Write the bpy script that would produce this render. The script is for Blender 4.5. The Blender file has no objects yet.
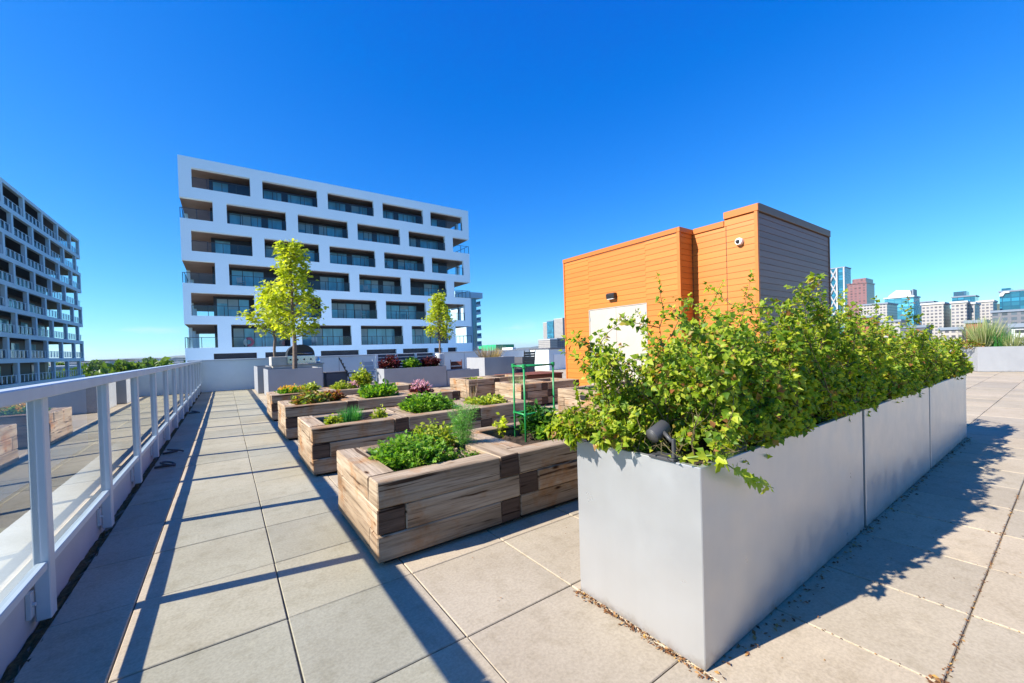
import bpy, math, random
import numpy as np
from mathutils import Matrix, Vector
R = math.radians
S = bpy.context.scene
COL = S.collection
rnd = random.Random(7)

# ------------------------------------------------------------------ materials
MATS = {}
def mat(name, col=(.5, .5, .5), rough=.6, metal=0, spec=.5):
    m = bpy.data.materials.new(name); m.use_nodes = True
    b = m.node_tree.nodes['Principled BSDF']
    b.inputs['Base Color'].default_value = (*col, 1)
    b.inputs['Roughness'].default_value = rough
    b.inputs['Metallic'].default_value = metal
    b.inputs['Specular IOR Level'].default_value = spec
    MATS[name] = m
    return m, m.node_tree, b
def nd(nt, typ, **kw):
    n = nt.nodes.new(typ)
    for k, v in kw.items():
        if k.startswith('i_'): n.inputs[k[2:].replace('_', ' ')].default_value = v
        else: setattr(n, k, v)
    return n
def ramp(nt, stops):
    n = nt.nodes.new('ShaderNodeValToRGB'); e = n.color_ramp.elements
    while len(e) < len(stops): e.new(.5)
    for s, (p, c) in zip(e, stops):
        s.position = p; s.color = (*c, 1) if len(c) == 3 else c
    return n
def mix(nt, a, b, fac, mode='MIX'):
    n = nt.nodes.new('ShaderNodeMix'); n.data_type = 'RGBA'; n.blend_type = mode
    for sock, v in ((n.inputs['Factor'], fac), (n.inputs['A'], a), (n.inputs['B'], b)):
        if isinstance(v, (int, float)): sock.default_value = v
        elif isinstance(v, tuple): sock.default_value = (*v, 1)
        else: nt.links.new(v, sock)
    return n.outputs['Result']
def bump(nt, b, h, strength=.3, dist=.01):
    n = nt.nodes.new('ShaderNodeBump'); n.inputs['Strength'].default_value = strength
    n.inputs['Distance'].default_value = dist
    nt.links.new(h, n.inputs['Height']); nt.links.new(n.outputs['Normal'], b.inputs['Normal'])
def noise(nt, vec, scale, detail=5, rough=.6):
    n = nd(nt, 'ShaderNodeTexNoise'); n.inputs['Scale'].default_value = scale
    n.inputs['Detail'].default_value = detail; n.inputs['Roughness'].default_value = rough
    if vec is not None: nt.links.new(vec, n.inputs['Vector'])
    return n.outputs['Fac']
def pos(nt): return nt.nodes.new('ShaderNodeNewGeometry').outputs['Position']
def island(nt): return nt.nodes.new('ShaderNodeNewGeometry').outputs['Random Per Island']
def mapping(nt, vec, scale, loc=(0, 0, 0)):
    n = nd(nt, 'ShaderNodeMapping'); n.inputs['Scale'].default_value = scale; n.inputs['Location'].default_value = loc
    nt.links.new(vec, n.inputs['Vector']); return n.outputs['Vector']

def noisy(name, c1, c2, scale, rough=.7, metal=0, bumps=.15, bdist=.005, spec=.4, detail=6, isl=0):
    m, nt, b = mat(name, c1, rough, metal, spec)
    p = pos(nt)
    f = noise(nt, p, scale, detail)
    r = ramp(nt, [(.32, c1), (.68, c2)]); nt.links.new(f, r.inputs['Fac'])
    c = r.outputs['Color']
    if isl:
        rr = ramp(nt, [(0, (1 - isl,) * 3), (1, (1 + isl * .5,) * 3)]); nt.links.new(island(nt), rr.inputs['Fac'])
        c = mix(nt, c, rr.outputs['Color'], 1.0, 'MULTIPLY')
    nt.links.new(c, b.inputs['Base Color'])
    if bumps: bump(nt, b, noise(nt, p, scale * 6, 4), bumps, bdist)
    return m

# concrete paving slabs
def make_paving():
    m, nt, b = mat('paving', (.4, .36, .3), .82, 0, .3)
    p = pos(nt)
    big = noise(nt, p, 1.1, 6, .62); fine = noise(nt, p, 60, 3, .7); mid = noise(nt, p, 7, 6, .7)
    r = ramp(nt, [(.3, (.372, .312, .226)), (.7, (.455, .39, .294))]); nt.links.new(big, r.inputs['Fac'])
    ri = ramp(nt, [(0, (.87, .87, .88)), (.3, (.95, .955, .95)), (.6, (1, .985, .96)), (1, (1.09, 1.06, 1.03))]); nt.links.new(island(nt), ri.inputs['Fac'])
    c = mix(nt, r.outputs['Color'], ri.outputs['Color'], 1, 'MULTIPLY')
    st = ramp(nt, [(.5, (0, 0, 0)), (.66, (1, 1, 1))]); nt.links.new(mid, st.inputs['Fac'])
    c = mix(nt, c, mix(nt, c, (.87, .86, .83), 1, 'MULTIPLY'), st.outputs['Color'])
    rs = ramp(nt, [(.62, (0, 0, 0)), (.70, (1, 1, 1))]); nt.links.new(noise(nt, p, 3.1, 7, .6), rs.inputs['Fac'])
    c = mix(nt, c, mix(nt, c, (1.09, 1.085, 1.07), 1, 'MULTIPLY'), rs.outputs['Color'])
    sp = ramp(nt, [(.35, (.86, .86, .86)), (.62, (1.06, 1.06, 1.06))]); nt.links.new(fine, sp.inputs['Fac'])
    c = mix(nt, c, sp.outputs['Color'], 1, 'MULTIPLY')
    nt.links.new(c, b.inputs['Base Color'])
    bump(nt, b, fine, .18, .003)
make_paving()
noisy('joint_sand', (.07, .055, .04), (.24, .20, .15), 9, .95)

# weathered timber, grain follows the UVs of each beam
def make_timber(name, stops, endmix=0, stain=True):
    m, nt, b = mat(name, (.4, .3, .2), .85, 0, .2)
    uv = nd(nt, 'ShaderNodeUVMap').outputs['UV']; isl = island(nt)
    comb = nd(nt, 'ShaderNodeCombineXYZ')
    mul = nd(nt, 'ShaderNodeMath', operation='MULTIPLY'); nt.links.new(isl, mul.inputs[0]); mul.inputs[1].default_value = 37
    for k in range(3): nt.links.new(mul.outputs[0], comb.inputs[k])
    add = nd(nt, 'ShaderNodeVectorMath', operation='ADD'); nt.links.new(uv, add.inputs[0]); nt.links.new(comb.outputs[0], add.inputs[1])
    v = add.outputs[0]
    grain = noise(nt, mapping(nt, v, (2.2, 55, 1)), 1, 6, .65)
    wide = noise(nt, mapping(nt, v, (.9, 9, 1)), 1, 5, .6)
    r = ramp(nt, stops); nt.links.new(wide, r.inputs['Fac'])
    g = ramp(nt, [(.28, (.50, .46, .43)), (.5, (1, 1, 1)), (.75, (1.2, 1.19, 1.18))]); nt.links.new(grain, g.inputs['Fac'])
    c = mix(nt, r.outputs['Color'], g.outputs['Color'], 1, 'MULTIPLY')
    ri = ramp(nt, [(0, (.78, .74, .7)), (.5, (1, .97, .94)), (1, (1.12, 1.1, 1.08))]); nt.links.new(isl, ri.inputs['Fac'])
    c = mix(nt, c, ri.outputs['Color'], 1, 'MULTIPLY')
    # knots
    vo = nd(nt, 'ShaderNodeTexVoronoi'); vo.inputs['Scale'].default_value = 1
    nt.links.new(mapping(nt, v, (2.1, 6, 1)), vo.inputs['Vector'])
    kn = ramp(nt, [(.045, (.10, .06, .04)), (.07, (.5, .38, .27)), (.12, (1, 1, 1))]); nt.links.new(vo.outputs['Distance'], kn.inputs['Fac'])
    c = mix(nt, c, kn.outputs['Color'], 1, 'MULTIPLY')
    if stain:
        so = ramp(nt, [(.52, (0, 0, 0)), (.66, (1, 1, 1))]); nt.links.new(noise(nt, pos(nt), 2.3, 6, .62), so.inputs['Fac'])
        c = mix(nt, c, mix(nt, c, (.92, .62, .38), 1, 'MULTIPLY'), so.outputs['Color'])
    # cracks along the grain
    cr = ramp(nt, [(.33, (.22, .17, .14)), (.38, (1, 1, 1))]); nt.links.new(noise(nt, mapping(nt, v, (1.3, 30, 3)), 1, 3, .5), cr.inputs['Fac'])
    c = mix(nt, c, cr.outputs['Color'], 1, 'MULTIPLY')
    nt.links.new(c, b.inputs['Base Color'])
    bump(nt, b, grain, .8, .006)
make_timber('timber', [(.25, (.19, .138, .09)), (.5, (.34, .262, .18)), (.75, (.48, .395, .295))])
make_timber('timber_end', [(.25, (.055, .036, .026)), (.6, (.105, .07, .05)), (.8, (.17, .12, .09))], stain=False)
make_timber('bench_wood', [(.25, (.17, .055, .035)), (.6, (.24, .085, .055)), (.8, (.30, .12, .08))], stain=False)
noisy('soil', (.03, .02, .013), (.085, .055, .036), 22, .95, bumps=.8, bdist=.03)
noisy('moss', (.04, .035, .015), (.15, .12, .05), 26, .95, bumps=.8, bdist=.03)
noisy('skid', (.015, .014, .014), (.03, .028, .026), 8, .8)

# powder-coated / galvanised planter sheet
def make_sheet(name, c1, c2, rough=.38, metal=.0):
    m, nt, b = mat(name, c1, rough, metal, .5)
    p = pos(nt)
    f = noise(nt, p, 1.6, 6, .6)
    r = ramp(nt, [(.3, c1), (.7, c2)]); nt.links.new(f, r.inputs['Fac'])
    run = noise(nt, mapping(nt, p, (9, 9, .8)), 1, 5, .6)
    rr = ramp(nt, [(.3, (.975, .973, .97)), (.6, (1, 1, 1))]); nt.links.new(run, rr.inputs['Fac'])
    nt.links.new(mix(nt, r.outputs['Color'], rr.outputs['Color'], 1, 'MULTIPLY'), b.inputs['Base Color'])
    sz = nd(nt, 'ShaderNodeSeparateXYZ'); nt.links.new(p, sz.inputs[0]); ad = nd(nt, 'ShaderNodeMath', operation='ADD'); nt.links.new(sz.outputs['Z'], ad.inputs[0])
    sc2 = nd(nt, 'ShaderNodeMath', operation='MULTIPLY'); sc2.inputs[1].default_value = .22; nt.links.new(noise(nt, p, 9, 7, .7), sc2.inputs[0]); nt.links.new(sc2.outputs[0], ad.inputs[1])
    sp2 = ramp(nt, [(.10, (.74, .69, .62)), (.17, (1, 1, 1))]); nt.links.new(ad.outputs[0], sp2.inputs['Fac'])
    cur = b.inputs['Base Color'].links[0].from_socket; nt.links.new(mix(nt, cur, sp2.outputs['Color'], 1, 'MULTIPLY'), b.inputs['Base Color'])
    ro = ramp(nt, [(.3, (rough - .06,) * 3), (.7, (rough + .1,) * 3)]); nt.links.new(noise(nt, p, 5, 4), ro.inputs['Fac'])
    nt.links.new(ro.outputs['Color'], b.inputs['Roughness'])
    bump(nt, b, noise(nt, p, 3, 3), .05, .01)
make_sheet('planter_sheet', (.505, .512, .515), (.545, .552, .555), .33, .62)
make_sheet('grey_sheet', (.29, .30, .32), (.34, .35, .37), .42)
make_sheet('dark_sheet', (.07, .07, .08), (.10, .10, .115), .5)
mat('seam', (.06, .065, .08), .5)
make_sheet('rail_metal', (.43, .48, .53), (.51, .56, .61), .34)
noisy('wall_paint', (.55, .62, .67), (.62, .69, .74), 1.3, .7, bumps=.1)
noisy('kerb_white_shaded', (.36, .38, .43), (.42, .44, .49), 2.5, .7, bumps=.1)  # same wall as its white top, inner face coloured darker as shaded
noisy('kerb_white_sunlit', (.70, .70, .69), (.80, .80, .79), 2.5, .6, bumps=.1)
noisy('facade_white', (.69, .86, .92), (.74, .90, .95), .35, .55, bumps=.05)
noisy('facade_grey', (.46, .62, .69), (.52, .68, .75), .3, .6, bumps=.05)
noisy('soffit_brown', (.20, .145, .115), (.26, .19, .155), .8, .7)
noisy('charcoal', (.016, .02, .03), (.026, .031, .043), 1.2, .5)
mat('balcony_metal', (.03, .04, .05), .4)
mat('black_metal', (.02, .02, .022), .42)
mat('lamp_metal', (.055, .055, .058), .5)
mat('chrome', (.7, .7, .72), .2, 1)
mat('white_plastic', (.75, .75, .75), .3)
mat('green_metal', (.02, .26, .07), .35)
mat('hose', (.05, .05, .055), .5)
noisy('blind', (.26, .38, .42), (.36, .47, .50), .8, .3, bumps=0)
mat('pink', (.7, .05, .16), .5)
noisy('stone', (.38, .36, .34), (.55, .53, .5), 3, .8)
noisy('white_paint', (.76, .76, .75), (.82, .82, .81), 3, .5)
noisy('door_paint', (.40, .36, .315), (.44, .40, .355), 1.5, .5, bumps=.04)
noisy('patio_metal', (.45, .47, .5), (.52, .54, .57), 4, .4)
def make_siding(name, c1, c2):
    m, nt, b = mat(name, c1, .5, 0, .4)
    p = pos(nt)
    f = noise(nt, mapping(nt, p, (.8, .8, 14)), 1, 5, .6)
    r = ramp(nt, [(.3, c1), (.7, c2)]); nt.links.new(f, r.inputs['Fac'])
    ri = ramp(nt, [(0, (.93, .92, .9)), (1, (1.05, 1.05, 1.05))]); nt.links.new(island(nt), ri.inputs['Fac'])
    nt.links.new(mix(nt, r.outputs['Color'], ri.outputs['Color'], 1, 'MULTIPLY'), b.inputs['Base Color'])
make_siding('orange_siding', (.49, .150, .022), (.56, .178, .027))
make_siding('orange_trim', (.46, .138, .021), (.52, .156, .025))
make_siding('shaded_siding', (.20, .125, .10), (.245, .15, .12))  # same cladding as the orange walls, colour darkened for the side in shade
make_siding('brown_trim', (.16, .095, .06), (.19, .115, .075))

def make_glass(name, tint, boost=1.6, rough=0.0):
    m = bpy.data.materials.new(name); m.use_nodes = True; nt = m.node_tree; MATS[name] = m
    nt.nodes.remove(nt.nodes['Principled BSDF']); out = nt.nodes['Material Output']
    tr = nd(nt, 'ShaderNodeBsdfTransparent'); tr.inputs['Color'].default_value = (*tint, 1)
    gl = nd(nt, 'ShaderNodeBsdfGlossy'); gl.inputs['Roughness'].default_value = rough
    fr = nd(nt, 'ShaderNodeFresnel'); fr.inputs['IOR'].default_value = 1.5
    mu = nd(nt, 'ShaderNodeMath', operation='MULTIPLY', use_clamp=True); mu.inputs[1].default_value = boost
    nt.links.new(fr.outputs[0], mu.inputs[0])
    ms = nd(nt, 'ShaderNodeMixShader'); nt.links.new(mu.outputs[0], ms.inputs[0])
    nt.links.new(tr.outputs[0], ms.inputs[1]); nt.links.new(gl.outputs[0], ms.inputs[2]); nt.links.new(ms.outputs[0], out.inputs[0])
make_glass('rail_glass', (.84, .93, .91), 2.3)
make_glass('balcony_glass', (.80, .92, .95), 1.3)
def make_window(name, c1, c2, sc=.35):
    m, nt, b = mat(name, c1, .06, 0, .9)
    r = ramp(nt, [(.35, c1), (.65, c2)]); nt.links.new(island(nt), r.inputs['Fac'])
    n = ramp(nt, [(.4, (.7, .7, .7)), (.6, (1.15, 1.15, 1.15))]); nt.links.new(noise(nt, mapping(nt, pos(nt), (.7, .7, .2)), 1, 2), n.inputs['Fac'])
    nt.links.new(mix(nt, r.outputs['Color'], n.outputs['Color'], 1, 'MULTIPLY'), b.inputs['Base Color'])
make_window('window_glass', (.04, .25, .36), (.20, .52, .66))
make_window('tower_glass', (.03, .17, .24), (.07, .28, .36))

def make_leaf(name, stops, trans=.35, rough=.45):
    m = bpy.data.materials.new(name); m.use_nodes = True; nt = m.node_tree; MATS[name] = m
    b = nt.nodes['Principled BSDF']; out = nt.nodes['Material Output']
    r = ramp(nt, stops); nt.links.new(island(nt), r.inputs['Fac'])
    nt.links.new(r.outputs['Color'], b.inputs['Base Color'])
    b.inputs['Roughness'].default_value = rough; b.inputs['Specular IOR Level'].default_value = .3
    t = nd(nt, 'ShaderNodeBsdfTranslucent')
    tc = mix(nt, r.outputs['Color'], (1.5, 1.5, .5), 1, 'MULTIPLY'); nt.links.new(tc, t.inputs['Color'])
    ms = nd(nt, 'ShaderNodeMixShader'); ms.inputs[0].default_value = trans
    nt.links.new(b.outputs[0], ms.inputs[1]); nt.links.new(t.outputs[0], ms.inputs[2]); nt.links.new(ms.outputs[0], out.inputs[0])
make_leaf('shrub_leaf', [(0, (.06, .14, .012)), (.3, (.17, .28, .02)), (.62, (.33, .41, .03)), (.9, (.46, .50, .05)), (.965, (.34, .20, .05)), (1, (.33, .12, .05))], .48)
make_leaf('bright_leaf', [(0, (.42, .52, .03)), (1, (.60, .64, .07))], .55)
make_leaf('maple_leaf', [(0, (.22, .30, .02)), (.5, (.40, .46, .03)), (1, (.54, .55, .07))], .5)
make_leaf('herb_leaf', [(0, (.07, .20, .015)), (.5, (.16, .34, .03)), (1, (.30, .44, .05))], .42)
make_leaf('lime_leaf', [(0, (.18, .28, .02)), (.5, (.33, .40, .035)), (1, (.45, .46, .07))])
make_leaf('deep_leaf', [(0, (.02, .08, .012)), (.6, (.045, .15, .025)), (1, (.09, .22, .04))])
make_leaf('feather_leaf', [(0, (.10, .30, .04)), (1, (.22, .45, .10))])
make_leaf('russet_leaf', [(0, (.14, .03, .015)), (.5, (.30, .09, .03)), (1, (.35, .22, .05))])
make_leaf('mixed_leaf', [(0, (.10, .20, .03)), (.45, (.30, .34, .05)), (.7, (.36, .26, .09)), (1, (.40, .17, .08))])
make_leaf('wine_leaf', [(0, (.035, .006, .012)), (.7, (.10, .015, .028)), (1, (.22, .04, .06))])
make_leaf('pink_petal', [(0, (.55, .22, .40)), (1, (.75, .50, .62))])
make_leaf('orange_petal', [(0, (.75, .30, .02)), (1, (.85, .55, .05))])
make_leaf('grass_blade', [(0, (.16, .24, .08)), (.6, (.32, .38, .16)), (1, (.50, .48, .28))])
make_leaf('chive_blade', [(0, (.04, .22, .05)), (1, (.12, .36, .10))])
make_leaf('straw', [(0, (.30, .22, .15)), (1, (.50, .40, .30))])
make_leaf('far_leaf', [(0, (.05, .11, .02)), (.5, (.09, .17, .03)), (1, (.16, .24, .045))], .35)
make_leaf('litter', [(0, (.10, .05, .025)), (.5, (.22, .09, .035)), (.85, (.36, .19, .07)), (1, (.5, .3, .08))], .1, .8)
noisy('bark', (.14, .10, .075), (.24, .18, .14), 14, .9, bumps=.5)
noisy('twig', (.07, .07, .025), (.14, .10, .045), 20, .8, bumps=0)
noisy('green_stem', (.12, .2, .04), (.2, .28, .07), 20, .8, bumps=0)
noisy('ground', (.10, .11, .07), (.22, .21, .17), .012, .95, bumps=0)
noisy('asphalt', (.045, .045, .048), (.06, .06, .06), 1, .9)
noisy('hill', (.05, .075, .05), (.09, .11, .085), .004, .95, bumps=0)

# ------------------------------------------------------------------ mesh builder
class MB:
    def __init__(s): s.v = []; s.f = []; s.m = []; s.uv = []
    def face(s, idx, mi=0, uv=None):
        s.f.append(idx); s.m.append(mi); s.uv.append(uv or [(0, 0)] * len(idx))
    def quad(s, a, b, c, d, mi=0, uv=None):
        n = len(s.v); s.v += [a, b, c, d]; s.face((n, n + 1, n + 2, n + 3), mi, uv)
    def box(s, x0, x1, y0, y1, z0, z1, mi=0, bev=0, jit=0):
        if bev <= 0:
            n = len(s.v)
            s.v += [(x, y, z) for z in (z0, z1) for y in (y0, y1) for x in (x0, x1)]
            for q in ((0, 2, 3, 1), (4, 5, 7, 6), (0, 1, 5, 4), (2, 6, 7, 3), (0, 4, 6, 2), (1, 3, 7, 5)):
                s.face(tuple(n + i for i in q), mi)
            return s
        return s.beam(x0, x1, y0, y1, z0, z1, mi, mi, bev, jit)
    def beam(s, x0, x1, y0, y1, z0, z1, mi=0, me=0, bev=.006, jit=0):
        # chamfered box with UVs in metres, u along its longest horizontal axis; end faces take material me
        ax = 0 if (x1 - x0) >= (y1 - y0) else 1
        if (z1 - z0) > max(x1 - x0, y1 - y0): ax = 2
        lo = (x0, y0, z0); hi = (x1, y1, z1); idx = {}
        j = lambda: rnd.uniform(-jit, jit) if jit else 0
        for cx in (0, 1):
            for cy in (0, 1):
                for cz in (0, 1):
                    c = (cx, cy, cz); jj = (j(), j(), j())
                    for a in range(3):   # vertex lying on face a
                        p = []
                        for k in range(3):
                            base = hi[k] if c[k] else lo[k]
                            if k != a: base += -bev if c[k] else bev
                            p.append(base + jj[k])
                        idx[c + (a,)] = len(s.v); s.v.append(tuple(p))
        def uvof(i, a):
            p = s.v[i]
            if a == ax:
                o = [k for k in range(3) if k != ax]; return (p[o[0]], p[o[1]])
            o = [k for k in range(3) if k != ax and k != a]
            return (p[ax], p[o[0]] + a * 3.1 + (.7 if p[a] > (lo[a] + hi[a]) / 2 else 0))
        def put(ids, a, m_):
            s.face(tuple(ids), m_, [uvof(i, a) for i in ids])
        for a in range(3):
            b, c = (a + 1) % 3, (a + 2) % 3
            for sd in (0, 1):
                def key(vb, vc):
                    k = [0, 0, 0]; k[a] = sd; k[b] = vb; k[c] = vc; return idx[tuple(k) + (a,)]
                q = [key(0, 0), key(1, 0), key(1, 1), key(0, 1)]
                if not sd: q.reverse()
                put(q, a, me if a == ax else mi)
        for a in range(3):                # edge chamfers along axis a
            b, c = (a + 1) % 3, (a + 2) % 3
            for vb in (0, 1):
                for vc in (0, 1):
                    def key(va, on):
                        k = [0, 0, 0]; k[a] = va; k[b] = vb; k[c] = vc; return idx[tuple(k) + (on,)]
                    q = [key(0, b), key(1, b), key(1, c), key(0, c)]
                    if vb != vc: q.reverse()
                    put(q, b, mi if a == ax else me)
        for cx in (0, 1):
            for cy in (0, 1):
                for cz in (0, 1):
                    q = [idx[(cx, cy, cz, k)] for k in range(3)]
                    if (cx + cy + cz) % 2 == 0: q.reverse()
                    put(q, 0, mi)
        return s
    def tube(s, pts, rad, n=6, mi=0, cap=True):
        pts = [Vector(p) for p in pts]
        if isinstance(rad, (int, float)): rad = [rad] * len(pts)
        rings = []; up = Vector((0, 0, 1)); prev = None
        for i, p in enumerate(pts):
            t = (pts[min(i + 1, len(pts) - 1)] - pts[max(i - 1, 0)])
            if t.length < 1e-9: t = up.copy()
            t.normalize()
            if prev is None: a = t.cross(up if abs(t.z) < .95 else Vector((1, 0, 0)))
            else: a = prev - t * prev.dot(t)
            if a.length < 1e-6: a = t.orthogonal()
            a.normalize(); prev = a; b = t.cross(a)
            k = len(s.v)
            for j in range(n):
                th = 2 * math.pi * j / n; q = p + (a * math.cos(th) + b * math.sin(th)) * rad[i]
                s.v.append(tuple(q))
            rings.append(k)
        for r0, r1 in zip(rings, rings[1:]):
            for j in range(n):
                s.face((r0 + j, r0 + (j + 1) % n, r1 + (j + 1) % n, r1 + j), mi)
        if cap:
            s.face(tuple(rings[0] + j for j in reversed(range(n))), mi); s.face(tuple(rings[-1] + j for j in range(n)), mi)
        return s
    def cyl(s, p, h, r0, r1=None, n=16, mi=0):
        return s.tube([p, (p[0], p[1], p[2] + h)], [r0, r0 if r1 is None else r1], n, mi)
    def lathe(s, c, prof, n=16, mi=0):
        rings = []
        for r, z in prof:
            k = len(s.v); rings.append(k)
            for j in range(n):
                th = 2 * math.pi * j / n; s.v.append((c[0] + r * math.cos(th), c[1] + r * math.sin(th), c[2] + z))
        for a, b in zip(rings, rings[1:]):
            for j in range(n): s.face((a + j, a + (j + 1) % n, b + (j + 1) % n, b + j), mi)
        return s
    def prism(s, pts, ext, mi=0):
        # polygon (list of 3-D points) extruded by vector ext
        n = len(pts); k = len(s.v); e = Vector(ext)
        s.v += [tuple(p) for p in pts] + [tuple(Vector(p) + e) for p in pts]
        s.face(tuple(k + i for i in reversed(range(n))), mi); s.face(tuple(k + n + i for i in range(n)), mi)
        for i in range(n): s.face((k + i, k + (i + 1) % n, k + n + (i + 1) % n, k + n + i), mi)
        return s
    def build(s, name, mats, parent=None, smooth=False, rot=None):
        me = bpy.data.meshes.new(name)
        o = parent
        off = Vector((0, 0, 0))
        while o is not None: off += o.location; o = o.parent
        V = np.array(s.v, dtype=np.float64).reshape(-1, 3) - np.array(off)
        me.from_pydata(V.tolist(), [], s.f)
        if isinstance(mats, str): mats = [mats]
        for m in mats: me.materials.append(MATS[m])
        me.polygons.foreach_set('material_index', s.m)
        ul = me.uv_layers.new(name='UVMap')
        ul.data.foreach_set('uv', [c for f in s.uv for u in f for c in u])
        if smooth: me.polygons.foreach_set('use_smooth', [True] * len(s.f))
        me.update()
        ob = bpy.data.objects.new(name, me); COL.objects.link(ob)
        if parent is not None: ob.parent = parent
        return ob
def tag(o, label=None, cat=None, group=None, kind=None):
    for k, v in (('label', label), ('category', cat), ('group', group), ('kind', kind)):
        if v: o[k] = v
    return o
def empty(name, loc, label, cat, group=None):
    o = bpy.data.objects.new(name, None); COL.objects.link(o); o.location = loc; o.empty_display_size = .1
    return tag(o, label, cat, group)
def copy_tree(o, parent=None):
    c = o.copy(); COL.objects.link(c)
    if parent is not None: c.parent = parent
    for ch in [x for x in o.children]: copy_tree(ch, c)
    return c

# ------------------------------------------------------------------ foliage
def T_leaf(w=.62, fold=.16, curl=.12):       # simple ovate leaf, 2x3 quads-ish
    v = [(0, 0, 0), (-.30 * w, .28, fold), (.30 * w, .28, fold), (0, .34, 0), (-.5 * w, .58, fold - curl * .3), (.5 * w, .58, fold - curl * .3), (0, .66, -curl * .5), (0, 1, -curl)]
    f = [(0, 3, 1), (0, 2, 3), (1, 3, 6, 4), (3, 2, 5, 6), (4, 6, 7), (6, 5, 7)]
    return np.array(v), f
def T_lobed(fold=.14, curl=.14):             # three-lobed currant-like leaf
    v = [(0, 0, 0), (-.34, .16, fold), (-.52, .48, fold * .6), (-.24, .50, fold * .3), (-.22, .80, 0), (0, 1.02, -curl), (.22, .80, 0), (.24, .50, fold * .3), (.52, .48, fold * .6), (.34, .16, fold), (0, .45, -.02)]
    f = [(0, 10, 1), (1, 10, 3, 2), (3, 10, 5, 4), (10, 7, 6, 5), (7, 10, 9, 8), (10, 0, 9)]
    return np.array(v), f
def T_blade(w=.04):
    v = [(-w, 0, 0), (w, 0, 0), (-w * .8, .5, .03), (w * .8, .5, .03), (0, 1, -.05)]
    return np.array(v), [(0, 1, 3, 2), (2, 3, 4)]
def T_small(w=.7):
    v = [(0, 0, 0), (-.4 * w, .5, .1), (.4 * w, .5, .1), (0, 1, -.06)]
    return np.array(v), [(0, 2, 3, 1)]
def T_mid(w=.8, fold=.2, curl=.2):
    return np.array([(0, 0, 0), (-.42 * w, .42, fold), (.42 * w, .42, fold), (0, .45, 0), (0, 1, -curl)]), [(0, 3, 1), (0, 2, 3), (1, 3, 4), (3, 2, 4)]
class LF:
    def __init__(s, seed): s.P = []; s.D = []; s.N = []; s.S = []; s.r = np.random.RandomState(seed)
    def add(s, p, d, size, n=None):
        s.P.append(p); s.D.append(d); s.S.append(size); s.N.append(n if n is not None else (0, 0, 1))
    def build(s, name, m, tmpl, parent=None, nj=.5):
        T, F = tmpl
        P = np.array(s.P, float); D = np.array(s.D, float); N = np.array(s.N, float); Z = np.array(s.S, float)
        n = len(P); N = N + s.r.normal(0, nj, N.shape)
        D /= np.linalg.norm(D, axis=1)[:, None] + 1e-9
        X = np.cross(D, N); X /= np.linalg.norm(X, axis=1)[:, None] + 1e-9
        N = np.cross(X, D)
        V = P[:, None] + Z[:, None, None] * (T[None, :, :1] * X[:, None] + T[None, :, 1:2] * D[:, None] + T[None, :, 2:] * N[:, None])
        off = Vector((0, 0, 0)); o = parent
        while o is not None: off += o.location; o = o.parent
        V = (V - np.array(off)).reshape(-1, 3)
        me = bpy.data.meshes.new(name); k = len(T)
        lt = np.array([len(f) for f in F]); fi = np.concatenate([np.array(f) for f in F])
        loops = (np.arange(n)[:, None] * k + fi[None]).ravel(); tot = np.tile(lt, n)
        st = np.concatenate([[0], np.cumsum(tot)[:-1]])
        me.vertices.add(len(V)); me.vertices.foreach_set('co', V.ravel())
        me.loops.add(len(loops)); me.loops.foreach_set('vertex_index', loops.astype(np.int32))
        me.polygons.add(len(tot)); me.polygons.foreach_set('loop_start', st.astype(np.int32)); me.polygons.foreach_set('loop_total', tot.astype(np.int32))
        me.update(calc_edges=True); me.materials.append(MATS[m])
        ob = bpy.data.objects.new(name, me); COL.objects.link(ob)
        if parent is not None: ob.parent = parent
        return ob
def unit(v):
    v = np.array(v, float); return v / (np.linalg.norm(v) + 1e-9)

# ------------------------------------------------------------------ camera
yaw, pit, rol = R(35.282), R(-.749), R(-1.705)
fwd = np.array([math.sin(yaw) * math.cos(pit), math.cos(yaw) * math.cos(pit), math.sin(pit)])
rt = np.array([math.cos(yaw), -math.sin(yaw), 0]); up = np.cross(rt, fwd)
r_ = rt * math.cos(rol) + up * math.sin(rol); u_ = up * math.cos(rol) - rt * math.sin(rol)
cam = bpy.data.cameras.new('camera'); co = bpy.data.objects.new('camera', cam); COL.objects.link(co)
Mx = Matrix.Identity(4)
for i in range(3):
    Mx[i][0], Mx[i][1], Mx[i][2] = r_[i], u_[i], -fwd[i]
Mx[2][3] = 1.5
co.matrix_world = Mx
cam.sensor_width = 36; cam.sensor_fit = 'HORIZONTAL'; cam.lens = 405.14 / 1024 * 36
cam.shift_x = .0004; cam.shift_y = .01183; cam.clip_start = .05; cam.clip_end = 40000
S.camera = co
def ray(px, py):   # pixel -> direction, used once while measuring the far skyline
    d = r_ * (px - 511.58) + u_ * -(py - 353.61) + fwd * 405.14
    return d
def on_x(px, py, X): d = ray(px, py); q = d * (X / d[0]); return q[0], q[1], q[2] + 1.5
def on_y(px, py, Y): d = ray(px, py); q = d * (Y / d[1]); return q[0], q[1], q[2] + 1.5

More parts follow.
